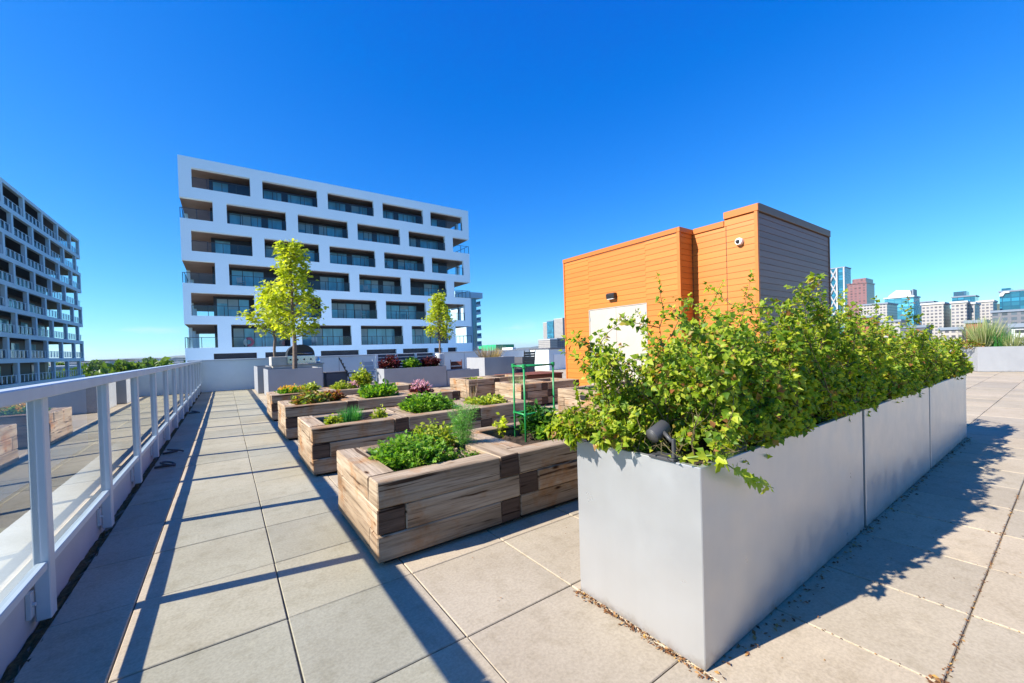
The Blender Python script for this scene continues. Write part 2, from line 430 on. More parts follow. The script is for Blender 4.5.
# ------------------------------------------------------------------ sky and sun
SUN_EL = R(37.6); SDIR = unit((-1.187, .233, 1.2094 * math.tan(SUN_EL)))
w = bpy.data.worlds.new('World'); S.world = w; w.use_nodes = True; nt = w.node_tree
bg = nt.nodes['Background']
sky = nd(nt, 'ShaderNodeTexSky', sky_type='NISHITA', sun_disc=False)
sky.sun_elevation = SUN_EL; sky.sun_rotation = math.atan2(-1.187, .233); sky.altitude = 1000
sky.air_density = 1.0; sky.dust_density = .25; sky.ozone_density = 3.0
sc_ = nd(nt, 'ShaderNodeSeparateColor'); nt.links.new(sky.outputs[0], sc_.inputs[0]); cc_ = nd(nt, 'ShaderNodeCombineColor')
for k, (off, pw, gain) in enumerate(((.80, 1.2, .27), (0, 1.1, .47), (0, .5, 1.85))):   # grade of the sky's three channels (deep polarised blue)
    a_ = nd(nt, 'ShaderNodeMath', operation='SUBTRACT', use_clamp=False); a_.inputs[1].default_value = off; nt.links.new(sc_.outputs[k], a_.inputs[0])
    m_ = nd(nt, 'ShaderNodeMath', operation='MAXIMUM'); m_.inputs[1].default_value = 0; nt.links.new(a_.outputs[0], m_.inputs[0])
    p_ = nd(nt, 'ShaderNodeMath', operation='POWER'); p_.inputs[1].default_value = pw; nt.links.new(m_.outputs[0], p_.inputs[0])
    g_ = nd(nt, 'ShaderNodeMath', operation='MULTIPLY'); g_.inputs[1].default_value = gain; nt.links.new(p_.outputs[0], g_.inputs[0])
    nt.links.new(g_.outputs[0], cc_.inputs[k])
tc = nd(nt, 'ShaderNodeTexCoord').outputs['Generated']
sep = nd(nt, 'ShaderNodeSeparateXYZ'); nt.links.new(tc, sep.inputs[0])
band = ramp(nt, [(0, (0, 0, 0)), (.012, (.6,) * 3), (.035, (1,) * 3), (.085, (0, 0, 0))]); nt.links.new(sep.outputs['Z'], band.inputs['Fac'])
cl = ramp(nt, [(.56, (0, 0, 0)), (.74, (1, 1, 1))]); nt.links.new(noise(nt, mapping(nt, tc, (7, 7, 34), (.3, .1, 0)), 1, 6, .55), cl.inputs['Fac'])
cf = mix(nt, band.outputs['Color'], cl.outputs['Color'], 1, 'MULTIPLY')
cfs = mix(nt, cf, (.5, .5, .5), 1, 'MULTIPLY')
nt.links.new(mix(nt, cc_.outputs[0], (3.6, 3.8, 4.0), cfs), bg.inputs['Color'])
bg.inputs['Strength'].default_value = .125
L = bpy.data.lights.new('sun', 'SUN'); lo = bpy.data.objects.new('sun', L); COL.objects.link(lo)
L.energy = 4.6; L.angle = R(.5); L.color = (1, .93, .83)
lo.rotation_euler = Vector(SDIR).to_track_quat('Z', 'Y').to_euler(); lo.location = (0, 0, 30)
S.view_settings.view_transform = 'Standard'; S.view_settings.look = 'None'
S.view_settings.exposure = 1.14; S.view_settings.gamma = 1
S.cycles.max_bounces = 8; S.cycles.transparent_max_bounces = 16; S.cycles.caustics_reflective = False; S.cycles.caustics_refractive = False
S.cycles.use_denoising = True

# ------------------------------------------------------------------ ground, hills
b = MB(); g = -14.0
b.quad((-15000, -15000, g), (15000, -15000, g), (15000, 15000, g), (-15000, 15000, g)); tag(b.build('ground', 'ground'), kind='structure')
b = MB(); rr = np.random.RandomState(3)
def ridge(D, a0, a1, h, n=90, seed=0):
    q = np.random.RandomState(seed); ph = q.rand(6) * 6
    for i in range(n):
        t0, t1 = a0 + (a1 - a0) * i / n, a0 + (a1 - a0) * (i + 1) / n
        hh = lambda t: g + h * (.55 + .25 * math.sin(t * 23 + ph[0]) + .15 * math.sin(t * 61 + ph[1]) + .08 * math.sin(t * 140 + ph[2]))
        P = lambda t, d, z: (d * math.sin(t), d * math.cos(t), z)
        b.quad(P(t0, D, g), P(t1, D, g), P(t1, D * 1.15, hh(t1)), P(t0, D * 1.15, hh(t0)))
        b.quad(P(t0, D * 1.15, hh(t0)), P(t1, D * 1.15, hh(t1)), P(t1, D * 1.5, g), P(t0, D * 1.5, g))
ridge(9000, R(-40), R(60), 90, seed=1)
tag(b.build('hills', 'hill'), kind='structure')

# ------------------------------------------------------------------ roof deck and slabs
PX, PY = .742, .758
b = MB(); b.box(-1.31, 31.0, -9.0, 24.0, g - .5, -.012)
tag(b.build('roof_deck', 'joint_sand'), kind='structure')
b = MB(); q = random.Random(11)
i0 = -1
for i in range(-1, 42):
    for jn in range(-11, 29):
        x0 = .245 + PX * (i - 1) ; x1 = x0 + PX; y0 = .36 + PY * jn; y1 = y0 + PY
        if i == -1: x0 = -.868
        if x0 > 30 or y1 > 22.0: y1 = min(y1, 21.98)
        if y1 - y0 < .1: continue
        gp = .0026 + q.random() * .0022; z = q.uniform(-.002, .002)
        b.beam(x0 + gp, x1 - gp, y0 + gp, y1 - gp, -.04, z, 0, 0, .004, .0012)
tag(b.build('paving', 'paving'), kind='structure')
# moss strip along the kerb
b = MB(); n = 300; q = random.Random(5); rows = []
for k in range(n + 1):
    y = -3 + 25 * k / n
    rows.append([(x + q.uniform(-.012, .012), y, -.02 + q.random() * .03) for x in (-.926, -.91, -.89, -.872, -.855)])
for r0, r1 in zip(rows, rows[1:]):
    for c in range(4): b.quad(r0[c], r0[c + 1], r1[c + 1], r1[c])
tag(b.build('moss_strip', 'moss'), 'dark moss and grit in the gap along the railing kerb', 'moss', kind='stuff')

# ------------------------------------------------------------------ parapet kerb and glass railing
t = empty('parapet_kerb', (-1.1, 8, 0), 'low white parapet kerb under the glass railing', 'parapet wall')
b = MB(); b.box(-1.295, -.926, -6.0, 22.0, -.04, .312); b.build('wall_body', 'kerb_white_shaded', t)
b = MB(); b.beam(-1.30, -.924, -6.0, 22.0, .3125, .337, 0, 0, .005); b.build('coping', 'kerb_white_sunlit', t)  # flush top of the same kerb wall, kept white as sunlit
rail = empty('glass_railing', (-.87, 8, .337), 'white metal railing with glass panes running along the roof edge', 'railing')
ys = [-4.08 + 1.5 * k for k in range(18)] + [21.9]
secs = [ys[k] for k in range(0, len(ys), 2)]
if secs[-1] != ys[-1]: secs.append(ys[-1])
for a, c in zip(secs, secs[1:]):
    b = MB(); b.beam(-.897, -.808, a + .003, c - .003, 1.303, 1.375, 0, 0, .007); b.build('top_rail', 'rail_metal', rail)
for k, y in enumerate(ys):
    b = MB(); b.beam(-.905, -.842, y - .045, y + .045, .055, 1.302, 0, 0, .005); po = b.build('post', 'rail_metal', rail)
    b = MB(); b.box(-.924, -.906, y - .10, y - .046, .10, .24); b.tube([(-.906, y - .073, .17), (-.893, y - .073, .17)], .011, 8)
    b.build('bracket', 'rail_metal', po)
for a, c in zip(ys, ys[1:]):
    q_ = rnd.uniform(-.004, .004)
    b = MB(); b.beam(-.893, -.85, a + .047, c - .047, .334 + q_, .378 + q_, 0, 0, .004); b.build('bottom_rail', 'rail_metal', rail)
    b = MB(); t1, t2 = rnd.uniform(-.002, .002), rnd.uniform(-.002, .002)
    b.quad((-.874 + t1, a + .05, .37), (-.874 + t1, c - .05, .37), (-.874 + t2, c - .05, 1.31), (-.874 + t2, a + .05, 1.31))
    b.build('glass_pane', 'rail_glass', rail)
# loops of black hose on the slabs beside posts
def hose(x, y, a, lab):
    b = MB(); P = []
    for k in range(31):
        t = k / 30; P.append((x + .06 + .085 * math.cos(a + t * 5.2) + .03 * t, y + .07 * math.sin(a + t * 5.2), .014 + .055 * math.sin(math.pi * t)))
    b.tube(P, .013, 7); b.tube([(x - .07, y - .03, .018), (x, y + .0, .018), P[0]], .016, 7)
    tag(b.build('hose_loop', 'hose', smooth=True), lab, 'hose', 'black hose loops beside the railing')
hose(-.76, 7.35, .3, 'short black hose loop by the railing posts, nearest to the camera')
hose(-.77, 8.35, 1.1, 'black hose loop by the railing, second from the camera')
hose(-.77, 13.9, .6, 'black hose loop by the railing near the end wall, farthest away')

# ------------------------------------------------------------------ end walls
def wall(name, x0, x1, y0, y1, h, lab, m='wall_paint', joints=()):
    t = empty(name, ((x0 + x1) / 2, (y0 + y1) / 2, 0), lab, 'wall')
    b = MB(); b.box(x0, x1, y0, y1, -.04, h - .07); b.build('wall_body', m, t)
    b = MB(); b.beam(x0 - .02, x1 + .02, y0 - .025, y1 + .025, h - .069, h, 0, 0, .008); b.build('coping', 'rail_metal', t)
    if joints:
        b = MB()
        for x in joints: b.box(x - .008, x + .008, y0 - .003, y0 + .02, 0, h - .071)
        b.build('panel_joint', 'seam', t)
    return t
wall('parapet_wall', -1.3, 17.06, 22.0, 22.3, 1.40, 'long pale parapet wall closing off the far end of the roof', joints=(2.6, 4.75, 7.2, 9.6, 12, 14.4))
wall('parapet_wall', 29.2, 29.5, -9, 22.29, 1.0, 'far parapet wall behind the right-hand grass planter')
t = empty('roof_curb_box', (18.6, 22, 0), 'pale boxy rooftop structure with a white panel between bench and orange pavilion', 'roof structure')
b = MB(); b.box(17.1, 21.0, 20.0, 24.0, -.04, 1.36); b.build('wall_body', 'wall_paint', t)
b = MB(); b.beam(17.06, 21.04, 19.96, 24.04, 1.361, 1.43, 0, 0, .01); b.build('coping', 'dark_sheet', t)
b = MB(); b.beam(17.5, 20.6, 19.965, 19.998, .02, 1.03, 0, 0, .006); b.build('panel', 'white_paint', t)
b = MB(); b.beam(17.12, 17.42, 24.06, 25.4, -.04, 1.56, 0, 0, .01)
tag(b.build('white_wall', 'white_paint'), 'sunlit white wall beyond the reddish bench, left of the orange pavilion', 'wall')

# ------------------------------------------------------------------ timber planter boxes
TB = .2; CH = .187
def timber_box(x0, y0, wx, wy, lab, flip=0, soil=True):
    t = empty('timber_planter', (x0 + wx / 2, y0 + wy / 2, 0), lab, 'planter box', 'timber planter boxes on the roof')
    b = MB(); x1, y1 = x0 + wx, y0 + wy; gp = .0025
    for c in range(3):
        z0 = .036 + c * CH; z1 = z0 + CH - .004
        o = lambda: rnd.uniform(-.006, .006)
        if (c + flip) % 2 == 0:
            L4 = [(x0, x1 - TB - gp, y0, y0 + TB), (x1 - TB, x1, y0, y1 - TB - gp), (x0 + TB + gp, x1, y1 - TB, y1), (x0, x0 + TB, y0 + TB + gp, y1)]
        else:
            L4 = [(x0 + TB + gp, x1, y0, y0 + TB), (x0, x0 + TB, y0, y1 - TB - gp), (x0, x1 - TB - gp, y1 - TB, y1), (x1 - TB, x1, y0 + TB + gp, y1)]
        for a in L4:
            e = o(); f = o()
            b.beam(a[0] + (e if a[0] == x0 else 0), a[1], a[2] + (f if a[2] == y0 else 0), a[3], z0, z1 + (rnd.uniform(-.004, .003) if c == 2 else 0), 0, 1 if a[3] - a[2] > a[1] - a[0] else 0, .008, .005)
    b.build('timber_wall', ['timber', 'timber_end'], t)
    b = MB(); b.box(x0 + .05, x1 - .05, y0 + .05, y1 - .05, 0, .035); b.build('skid', 'skid', t)
    b = MB(); n = 12; H = [[.47 + rnd.uniform(0, .05) for _ in range(n + 1)] for _ in range(n + 1)]
    X = lambda i: x0 + TB - .01 + (wx - 2 * TB + .02) * i / n; Y = lambda j: y0 + TB - .01 + (wy - 2 * TB + .02) * j / n
    for i in range(n):
        for j in range(n):
            b.quad((X(i), Y(j), H[i][j]), (X(i + 1), Y(j), H[i + 1][j]), (X(i + 1), Y(j + 1), H[i + 1][j + 1]), (X(i), Y(j + 1), H[i][j + 1]))
    b.build('soil', 'soil', t)
    return t
XC = [(.825, 1.225), (2.053, 1.15), (3.206, 1.05)]
ROWS = [(2.83, 1.22), (5.40, 1.2), (8.02, 1.22), (10.62, 1.25)]
WHAT = [['with bushy bright parsley and feathery dill, nearest the camera on the left', 'with a green wire plant cage and dark leafy pepper plant', 'half hidden behind the front silver planter shrub'],
        ['with a clump of chives, second row from the camera', 'filled with one dense bushy green herb, middle of the second row', 'with low lime green lettuces at the right end of the second row'],
        ['with green and russet mixed leaves, left end of the third row', 'with upright green leaves, middle of the third row', 'with pink flowers and dark red leaves, right end of the third row'],
        ['with an orange flowering clump, left end of the farthest row', 'with a tall yellow green plant, middle of the farthest row', 'nearly bare, right end of the farthest row']]
for r, (y0, wy) in enumerate(ROWS):
    for c, (x0, wx) in enumerate(XC):
        timber_box(x0, y0, wx, wy, 'timber planter box ' + WHAT[r][c], flip=0 if c == 0 else 0)
timber_box(5.93, 5.48, 1.2, 1.2, 'weathered timber planter box with a small black outlet plate on its sunlit end')
timber_box(7.135, 5.48, 1.15, 1.2, 'weathered timber planter box behind the silver planter shrubs, below the pavilion door')
timber_box(5.96, 8.06, .86, 1.2, 'weathered timber planter box with thin grass stalks behind the green cage')
timber_box(6.825, 8.06, 1.15, 1.2, 'weathered timber planter box in shade in front of the reddish bench')
timber_box(5.88, 10.55, 1.1, 1.25, 'weathered timber planter box in front of the white and grey planter')
timber_box(6.985, 10.55, 1.1, 1.25, 'weathered timber planter box left of the reddish bench, farthest right row')
b = MB(); b.beam(5.905, 5.928, 5.83, 5.97, .41, .50, 0, 0, .004); b.box(5.902, 5.9045, 5.86, 5.89, .43, .48); b.box(5.902, 5.9045, 5.91, 5.94, .43, .48)
tag(b.build('outlet_plate', 'black_metal'), 'small black outlet plate fixed to the lit end of a timber box', 'outlet')

# ------------------------------------------------------------------ bed plants
def clump(name, c, rx, ry, h, n, m, tmpl, size, lab, cat='plant', seed=0, stems=True, upright=.5, group=None, extra=None, nj=.6, z=.5):
    t = empty(name, (c[0], c[1], z), lab, cat, group)
    q = np.random.RandomState(seed + 100); lf = LF(seed); b = MB()
    ns = max(5, n // 14)
    for k in range(ns):
        a = q.rand() * 6.283; rad = math.sqrt(q.rand())
        bx, by = c[0] + .55 * rad * rx * math.cos(a), c[1] + .55 * rad * ry * math.sin(a)
        tip = np.array([c[0] + rad * rx * math.cos(a), c[1] + rad * ry * math.sin(a), z + h * (1 - .45 * rad ** 2) * q.uniform(.65, 1.05)])
        base = np.array([bx, by, z - .02])
        if stems: b.tube([base, (base + tip) / 2 + q.normal(0, .01, 3), tip], [.004, .003, .0015], 4, 0, False)
        for i in range(n // ns):
            f = q.uniform(.35, 1); p = base + (tip - base) * f + q.normal(0, size * .35, 3)
            d = np.array([math.cos(a) * rad + q.normal(0, .7), math.sin(a) * rad + q.normal(0, .7), upright + q.normal(0, .3)])
            lf.add(p, d, size * q.uniform(.65, 1.25), (q.normal(0, .3), q.normal(0, .3), 1))
    lf.build('foliage', m, tmpl, t, nj)
    if stems: b.build('stem', 'green_stem', t)
    if extra:
        em, es, en, eh, et = extra; l2 = LF(seed + 5)
        for k in range(en):
            a = q.rand() * 6.283; rad = math.sqrt(q.rand())
            p = (c[0] + rad * rx * math.cos(a), c[1] + rad * ry * math.sin(a), z + h * (1 - .35 * rad) + eh * q.rand())
            for _ in range(6): l2.add(np.array(p) + q.normal(0, es * .3, 3), q.normal(0, 1, 3) + np.array([0, 0, .6]), es, (0, 0, 1))
        tag(l2.build('blossom', em, et, t), kind='stuff')
    return t
SM, OV, LB = T_small(), T_leaf(), T_lobed()
clump('parsley_plant', (1.32, 3.42), .34, .42, .27, 2600, 'herb_leaf', T_lobed(), .036, 'dense bright green parsley filling the front timber box', seed=1)
clump('parsley_plant', (1.62, 3.66), .22, .22, .33, 900, 'lime_leaf', T_leaf(.7), .045, 'lighter yellow green herb between the parsley and the dill', seed=2)
# dill: feathery
def dill(c, h, lab, seed):
    t = empty('dill_plant', (c[0], c[1], .5), lab, 'plant'); q = np.random.RandomState(seed); lf = LF(seed); b = MB()
    for k in range(9):
        a = q.rand() * 6.28; tip = np.array([c[0] + .11 * math.cos(a) * q.rand(), c[1] + .11 * math.sin(a) * q.rand(), .5 + h * q.uniform(.6, 1)])
        base = np.array([c[0] + q.normal(0, .025), c[1] + q.normal(0, .025), .48]); b.tube([base, tip], [.005, .0015], 4, 0, False)
        for f in np.linspace(.25, 1, 16):
            p = base + (tip - base) * f; aa = q.rand() * 6.28; out = np.array([math.cos(aa), math.sin(aa), .7])
            for _ in range(22):
                lf.add(p + out * q.uniform(0, .09) + q.normal(0, .014, 3), out + q.normal(0, .8, 3), q.uniform(.025, .055), q.normal(0, 1, 3))
    lf.build('foliage', 'feather_leaf', T_blade(.035), t); b.build('stem', 'green_stem', t)
dill((1.86, 3.47), .47, 'tall feathery green dill plant at the right of the front box', 4)
clump('thyme_plant', (1.66, 3.2), .16, .13, .12, 700, 'herb_leaf', OV, .026, 'low green herb with pale tips in front of the dill', seed=6, extra=('straw', .02, 20, .02, SM))
# chives and blades
def blades(name, c, r, h, n, m, lab, seed, wdt=.03, spread=.6, z=.49, cat='plant'):
    t = empty(name, (c[0], c[1], z), lab, cat); q = np.random.RandomState(seed); lf = LF(seed)
    for k in range(n):
        a = q.rand() * 6.28; rad = r * math.sqrt(q.rand())
        lf.add((c[0] + rad * math.cos(a) * .6, c[1] + rad * math.sin(a) * .6, z - .01), (math.cos(a) * spread * q.rand(), math.sin(a) * spread * q.rand(), 1), h * q.uniform(.55, 1.05), (math.cos(a), math.sin(a), .2))
    lf.build('foliage', m, T_blade(wdt), t, .2); return t
blades('chive_plant', (1.42, 5.95), .14, .30, 420, 'chive_blade', 'spiky green chive clump in the second row box', 8, .018, .75)
clump('oregano_plant', (1.16, 5.78), .1, .1, .2, 260, 'lime_leaf', OV, .05, 'small yellow green herb left of the chives', seed=9)
clump('oregano_plant', (1.78, 5.82), .1, .11, .22, 260, 'lime_leaf', OV, .05, 'small yellow green herb right of the chives', seed=10)
clump('mint_plant', (2.58, 6.0), .40, .36, .34, 3000, 'herb_leaf', OV, .055, 'dense bushy green mint overflowing the middle second row box', seed=11)
clump('lettuce_plant', (3.62, 6.0), .36, .34, .15, 900, 'lime_leaf', OV, .085, 'low lime green lettuces behind the dill', seed=12)
blades('grass_plant', (3.5, 6.3), .2, .55, 22, 'straw', 'thin straw coloured stalks rising behind the lime lettuces', 13, .008, .4)
clump('chard_plant', (1.32, 8.6), .32, .34, .26, 1000, 'mixed_leaf', T_leaf(.55), .10, 'green and russet mixed leafy clump in the third row', seed=14)
clump('russet_plant', (1.78, 8.75), .14, .18, .22, 260, 'russet_leaf', T_leaf(.6), .09, 'rusty orange leafed plant right of the mixed leafy clump', seed=15)
clump('lettuce_plant', (2.6, 8.62), .36, .34, .27, 900, 'herb_leaf', T_leaf(.5), .12, 'upright green leafy greens in the middle third row box', seed=16, upright=1.1)
clump('heuchera_plant', (3.55, 8.55), .22, .24, .2, 420, 'wine_leaf', OV, .08, 'dark red leaved plant with pink flowers in the third row', seed=17, extra=('pink_petal', .045, 60, .18, SM))
clump('marigold_plant', (1.28, 11.1), .26, .26, .24, 700, 'herb_leaf', OV, .07, 'green clump with orange flowers in the farthest row', seed=18, extra=('orange_petal', .05, 30, .03, SM))
clump('lettuce_plant', (1.72, 11.4), .2, .3, .27, 480, 'lime_leaf', OV, .085, 'light yellow green clump right of the orange flowers', seed=19)
clump('lettuce_plant', (2.45, 11.2), .22, .3, .24, 520, 'lime_leaf', OV, .08, 'lime green clump left of the tall plant in the farthest row', seed=20)
clump('pink_flower_plant', (2.78, 11.3), .14, .2, .2, 160, 'lime_leaf', OV, .05, 'pale pink flowers beside the tall plant in the farthest row', seed=21, extra=('pink_petal', .05, 40, .06, SM))
clump('tomato_plant', (3.02, 11.35), .24, .26, .62, 1100, 'lime_leaf', OV, .085, 'tall yellow green plant in the farthest row of boxes', seed=22)
# seedling, caged pepper, mixed herbs in second front box
clump('seedling', (2.56, 3.88), .09, .09, .24, 60, 'bright_leaf', T_leaf(.7), .07, 'small yellow leaved seedling left of the green cage', seed=23)
clump('pepper_plant', (2.86, 3.56), .20, .20, .36, 700, 'deep_leaf', T_leaf(.55), .085, 'dark green leafy pepper plant inside the green cage', seed=24)
clump('basil_plant', (2.84, 3.34), .15, .13, .22, 420, 'herb_leaf', T_leaf(.7), .06, 'bright green basil at the foot of the green cage', seed=25)
clump('mixed_herb_plant', (3.5, 3.55), .34, .38, .25, 1100, 'mixed_leaf', OV, .055, 'loose mixed herbs right of the green cage', seed=26)
blades('grass_plant', (6.35, 8.75), .28, .34, 90, 'grass_blade', 'sparse thin grass stalks in the box behind the green cage', 27, .012, .5)
clump('lettuce_plant', (6.4, 11.1), .34, .3, .07, 260, 'lime_leaf', OV, .07, 'very low lime green leaves in the box before the white planter', seed=28)
clump('seedling', (6.5, 6.1), .3, .3, .1, 260, 'deep_leaf', OV, .06, 'low dark green leaves in the box with the outlet plate', seed=29)
# plant cage
t = empty('plant_cage', (2.85, 3.55, .5), 'green metal folding plant cage in the second front timber box', 'plant cage')
C4 = [(2.61, 3.47), (2.65, 3.72), (3.135, 3.60)]
for x, y in C4:
    b = MB(); b.tube([(x, y, .40), (x, y, 1.30)], .011, 8); b.build('upright', 'green_metal', t, True)
for z in (.78, 1.30):
    b = MB()
    for (xa, ya), (xb, yb) in zip(C4, C4[1:] + C4[:1]): b.tube([(xa, ya, z), (xb, yb, z)], .010, 8)
    b.build('ring', 'green_metal', t, True)
for x, y in C4:
    b = MB(); b.tube([(x, y, 1.285), (x, y, 1.325)], .022, 10); b.build('clamp', 'green_metal', t)
    b = MB(); b.tube([(x, y, .765), (x, y, .795)], .018, 10); b.build('clamp', 'green_metal', t)

# ------------------------------------------------------------------ silver planters and shrubs
def silver(x0, x1, y0, y1, h, lab, m='planter_sheet', th=.03, soil=True, group=None, name='metal_planter'):
    t = empty(name, ((x0 + x1) / 2, (y0 + y1) / 2, 0), lab, 'planter', group)
    b = MB(); c_ = .004
    def loop(o, z):
        X0, X1, Y0_, Y1_ = x0 + o, x1 - o, y0 + o, y1 - o; k = len(b.v)
        b.v += [(X0 + c_, Y0_, z), (X1 - c_, Y0_, z), (X1, Y0_ + c_, z), (X1, Y1_ - c_, z), (X1 - c_, Y1_, z), (X0 + c_, Y1_, z), (X0, Y1_ - c_, z), (X0, Y0_ + c_, z)]
        return k
    ks = [loop(0, .012), loop(0, h - .003), loop(.003, h), loop(th, h), loop(th, h - .4), loop(th, .012)]
    for k0, k1 in zip(ks, ks[1:]):
        for i in range(8): b.face((k0 + i, k0 + (i + 1) % 8, k1 + (i + 1) % 8, k1 + i))
    b.build('planter_wall', m, t)
    b = MB(); b.box(x0 + .03, x1 - .03, y0 + .03, y1 - .03, 0, .011); b.build('base', 'seam', t)
    if soil:
        b = MB(); b.box(x0 + th + .002, x1 - th - .002, y0 + th + .002, y1 - th - .002, h - .3, h - .09); b.build('soil', 'soil', t)
    return t
GP = 'silver planters holding the leafy shrubs'
SX = [(1.73, 4.03), (4.095, 6.38), (6.44, 8.83)]
for (x0, x1), lb in zip(SX, ['large silver metal planter nearest the camera with a spotlight on its rim', 'middle one of three silver metal planters in the shrub row', 'farthest of three silver metal planters in the shrub row']):
    silver(x0, x1, 1.0, 1.79, .935, lb, group=GP)

def shrub(x0, x1, seed, lab, nst, leaf_sz, hmax=1.0, sub=1.0, z0=.85, left=0.0, right=0.0):
    q = np.random.RandomState(seed); t = empty('leafy_shrub', ((x0 + x1) / 2, 1.4, z0), lab, 'shrub', 'leafy shrubs in the silver planters')
    lf = LF(seed); b = MB()
    def stem(p0, d, Ln, r0, lv, droop):
        n = 7; P = [np.array(p0, float)]; d = unit(d)
        for k in range(n):
            d = unit(d + np.array([0, 0, -droop]) + q.normal(0, .15, 3)); pt = P[-1] + d * Ln / n
            if pt[0] < 1.6: pt[0] = 1.6 - (1.6 - pt[0]) * .4
            if pt[1] < .99: pt[1] = .99 - (.99 - pt[1]) * .45
            if pt[1] > 1.85: pt[1] = 1.85 + (pt[1] - 1.85) * .45
            pt[2] = max(pt[2], z0 + .03 + (.10 if pt[1] < 1.02 or pt[0] < 1.75 else 0))
            P.append(pt)
        b.tube(P, list(np.linspace(r0, r0 * .3, n + 1)), 4, 0, False)
        for k in range(1, n + 1):
            tdir = unit(P[k] - P[k - 1]); side = unit(np.cross(tdir, q.normal(0, 1, 3)))
            m_ = (2 if lv == 0 else 3) if k > (2 if lv == 0 else 0) else 0
            for i in range(int(round(m_ * sub))):
                f = q.rand(); p = P[k - 1] + (P[k] - P[k - 1]) * f; side = -side + q.normal(0, .45, 3)
                dd = unit(unit(side) * .95 + tdir * .55 + np.array([0, 0, -.12]))
                s = leaf_sz * q.uniform(.45, 1.45) * (1 if k < n else .8)
                pp = p + dd * s * .25
                if (pp[0] < 2.02 and 1.03 < pp[1] < 1.37 and pp[2] < 1.2) or (1.74 < pp[0] < 2.35 and pp[1] < 1.0 and pp[2] < 1.02): continue
                ctr = np.array(((x0 + x1) / 2, 1.4, 1.25)); ou = unit((pp - ctr) * (.5, 1.3, 1)); nn = ou * .75 + np.array((0, 0, .5)) + SDIR * .65
                lf.add(pp, dd, s, nn)
            if lv == 0 and k >= 2:
                for i in range(2):
                    s2 = unit(np.cross(tdir, q.normal(0, 1, 3)))
                    stem(P[k], s2 * .8 + tdir * .6 + np.array([0, 0, .15]), Ln * q.uniform(.2, .42), r0 * .5, 1, .05)
        if q.rand() < .9:
            lf.add(P[-1], unit(P[-1] - P[-2]), leaf_sz * .8, (0, 0, 1))
    for k in range(nst):
        px = x0 + .08 + (x1 - x0 - .16) * (k + q.rand()) / nst; py = q.uniform(1.07, 1.72)
        ox = q.normal(0, .34) + (-left if px < x0 + .5 else 0) * q.rand() + (right if px > x1 - .5 else 0) * q.rand()
        oy = (py - 1.4) * .9 + q.normal(0, .22)
        low = q.rand() < .46
        d = np.array([ox * (1.6 if low else 1), oy * (3.2 if low else 1), .75 if low else 1.0])
        hl = min(1, max(0, (px - 1.7) / .5)) if left else 1
        Ln = hmax * (.52 + .48 * hl) * (q.uniform(.42, .66) if low else q.uniform(.55, 1.04))
        stem((px, py, z0), d, Ln, .006, 0, .05 if low else .04)
    lf.build('foliage', 'shrub_leaf', T_mid(.9), t, .55)
    b.build('stem', 'twig', t)
    return t
shrub(*SX[0], 31, 'big leafy green shrub spilling from the nearest silver planter', 125, .034, .95, left=.6, sub=1.8)
shrub(*SX[1], 32, 'leafy shrub with reddish tips in the middle silver planter', 115, .034, .85, sub=1.8)
shrub(*SX[2], 33, 'leafy green shrub in the farthest silver planter', 108, .034, .74, right=.4, sub=1.7)
# bright sprig hanging over the rim
t = empty('hanging_sprig', (1.95, 1.0, .94), 'bright yellow green sprig hanging over the edge of the nearest silver planter', 'sprig')
P = [np.array(p) for p in ((1.75, 1.12, .95), (1.80, .985, .985), (1.88, .95, .93), (1.99, .93, .86), (2.10, .92, .81), (2.24, .91, .755))]
b = MB(); b.tube(P, [.004, .004, .003, .003, .002, .002], 5); b.build('stem', 'green_stem', t)
lf = LF(77); q = np.random.RandomState(77)
for k in range(1, 6):
    for i in range((5, 6, 6, 5, 3)[k - 1]):
        p = P[k - 1] + (P[k] - P[k - 1]) * q.rand(); lf.add(p, (q.normal(.3, .5), q.normal(-.25, .4), q.normal(-.25, .25)), q.uniform(.045, .07), (0, -1, .6))
for k in range(10):
    lf.add((2.05 + q.normal(0, .02), 1.03, .985 + q.normal(0, .015)), (q.normal(0, .7), q.normal(-.3, .5), q.normal(.3, .3)), .055, (0, -.4, 1))
lf.build('foliage', 'bright_leaf', LB, t, .3)
# spotlight on the rim
t = empty('spotlight', (1.75, 1.19, .935), 'small dark grey garden spotlight on the rim of the nearest silver planter', 'spotlight')
b = MB(); b.beam(1.715, 1.80, 1.125, 1.265, .936, .951, 0, 0, .003); b.beam(1.725, 1.745, 1.128, 1.142, .952, 1.045, 0, 0, .003); b.build('bracket', 'lamp_metal', t)
b = MB(); A = Vector((1.80, 1.225, 1.085)); D = Vector((-.75, .12, -.35)).normalized()
b.tube([A - D * .01, A, A + D * .095, A + D * .10, A + D * .10, A + D * .075], [.024, .036, .037, .035, .031, .029], 20)
b.tube([A + D * .05 + Vector((0, -.03, -.0)), Vector((1.735, 1.143, 1.03))], .010, 8)
b.build('lamp_head', 'lamp_metal', t, True)
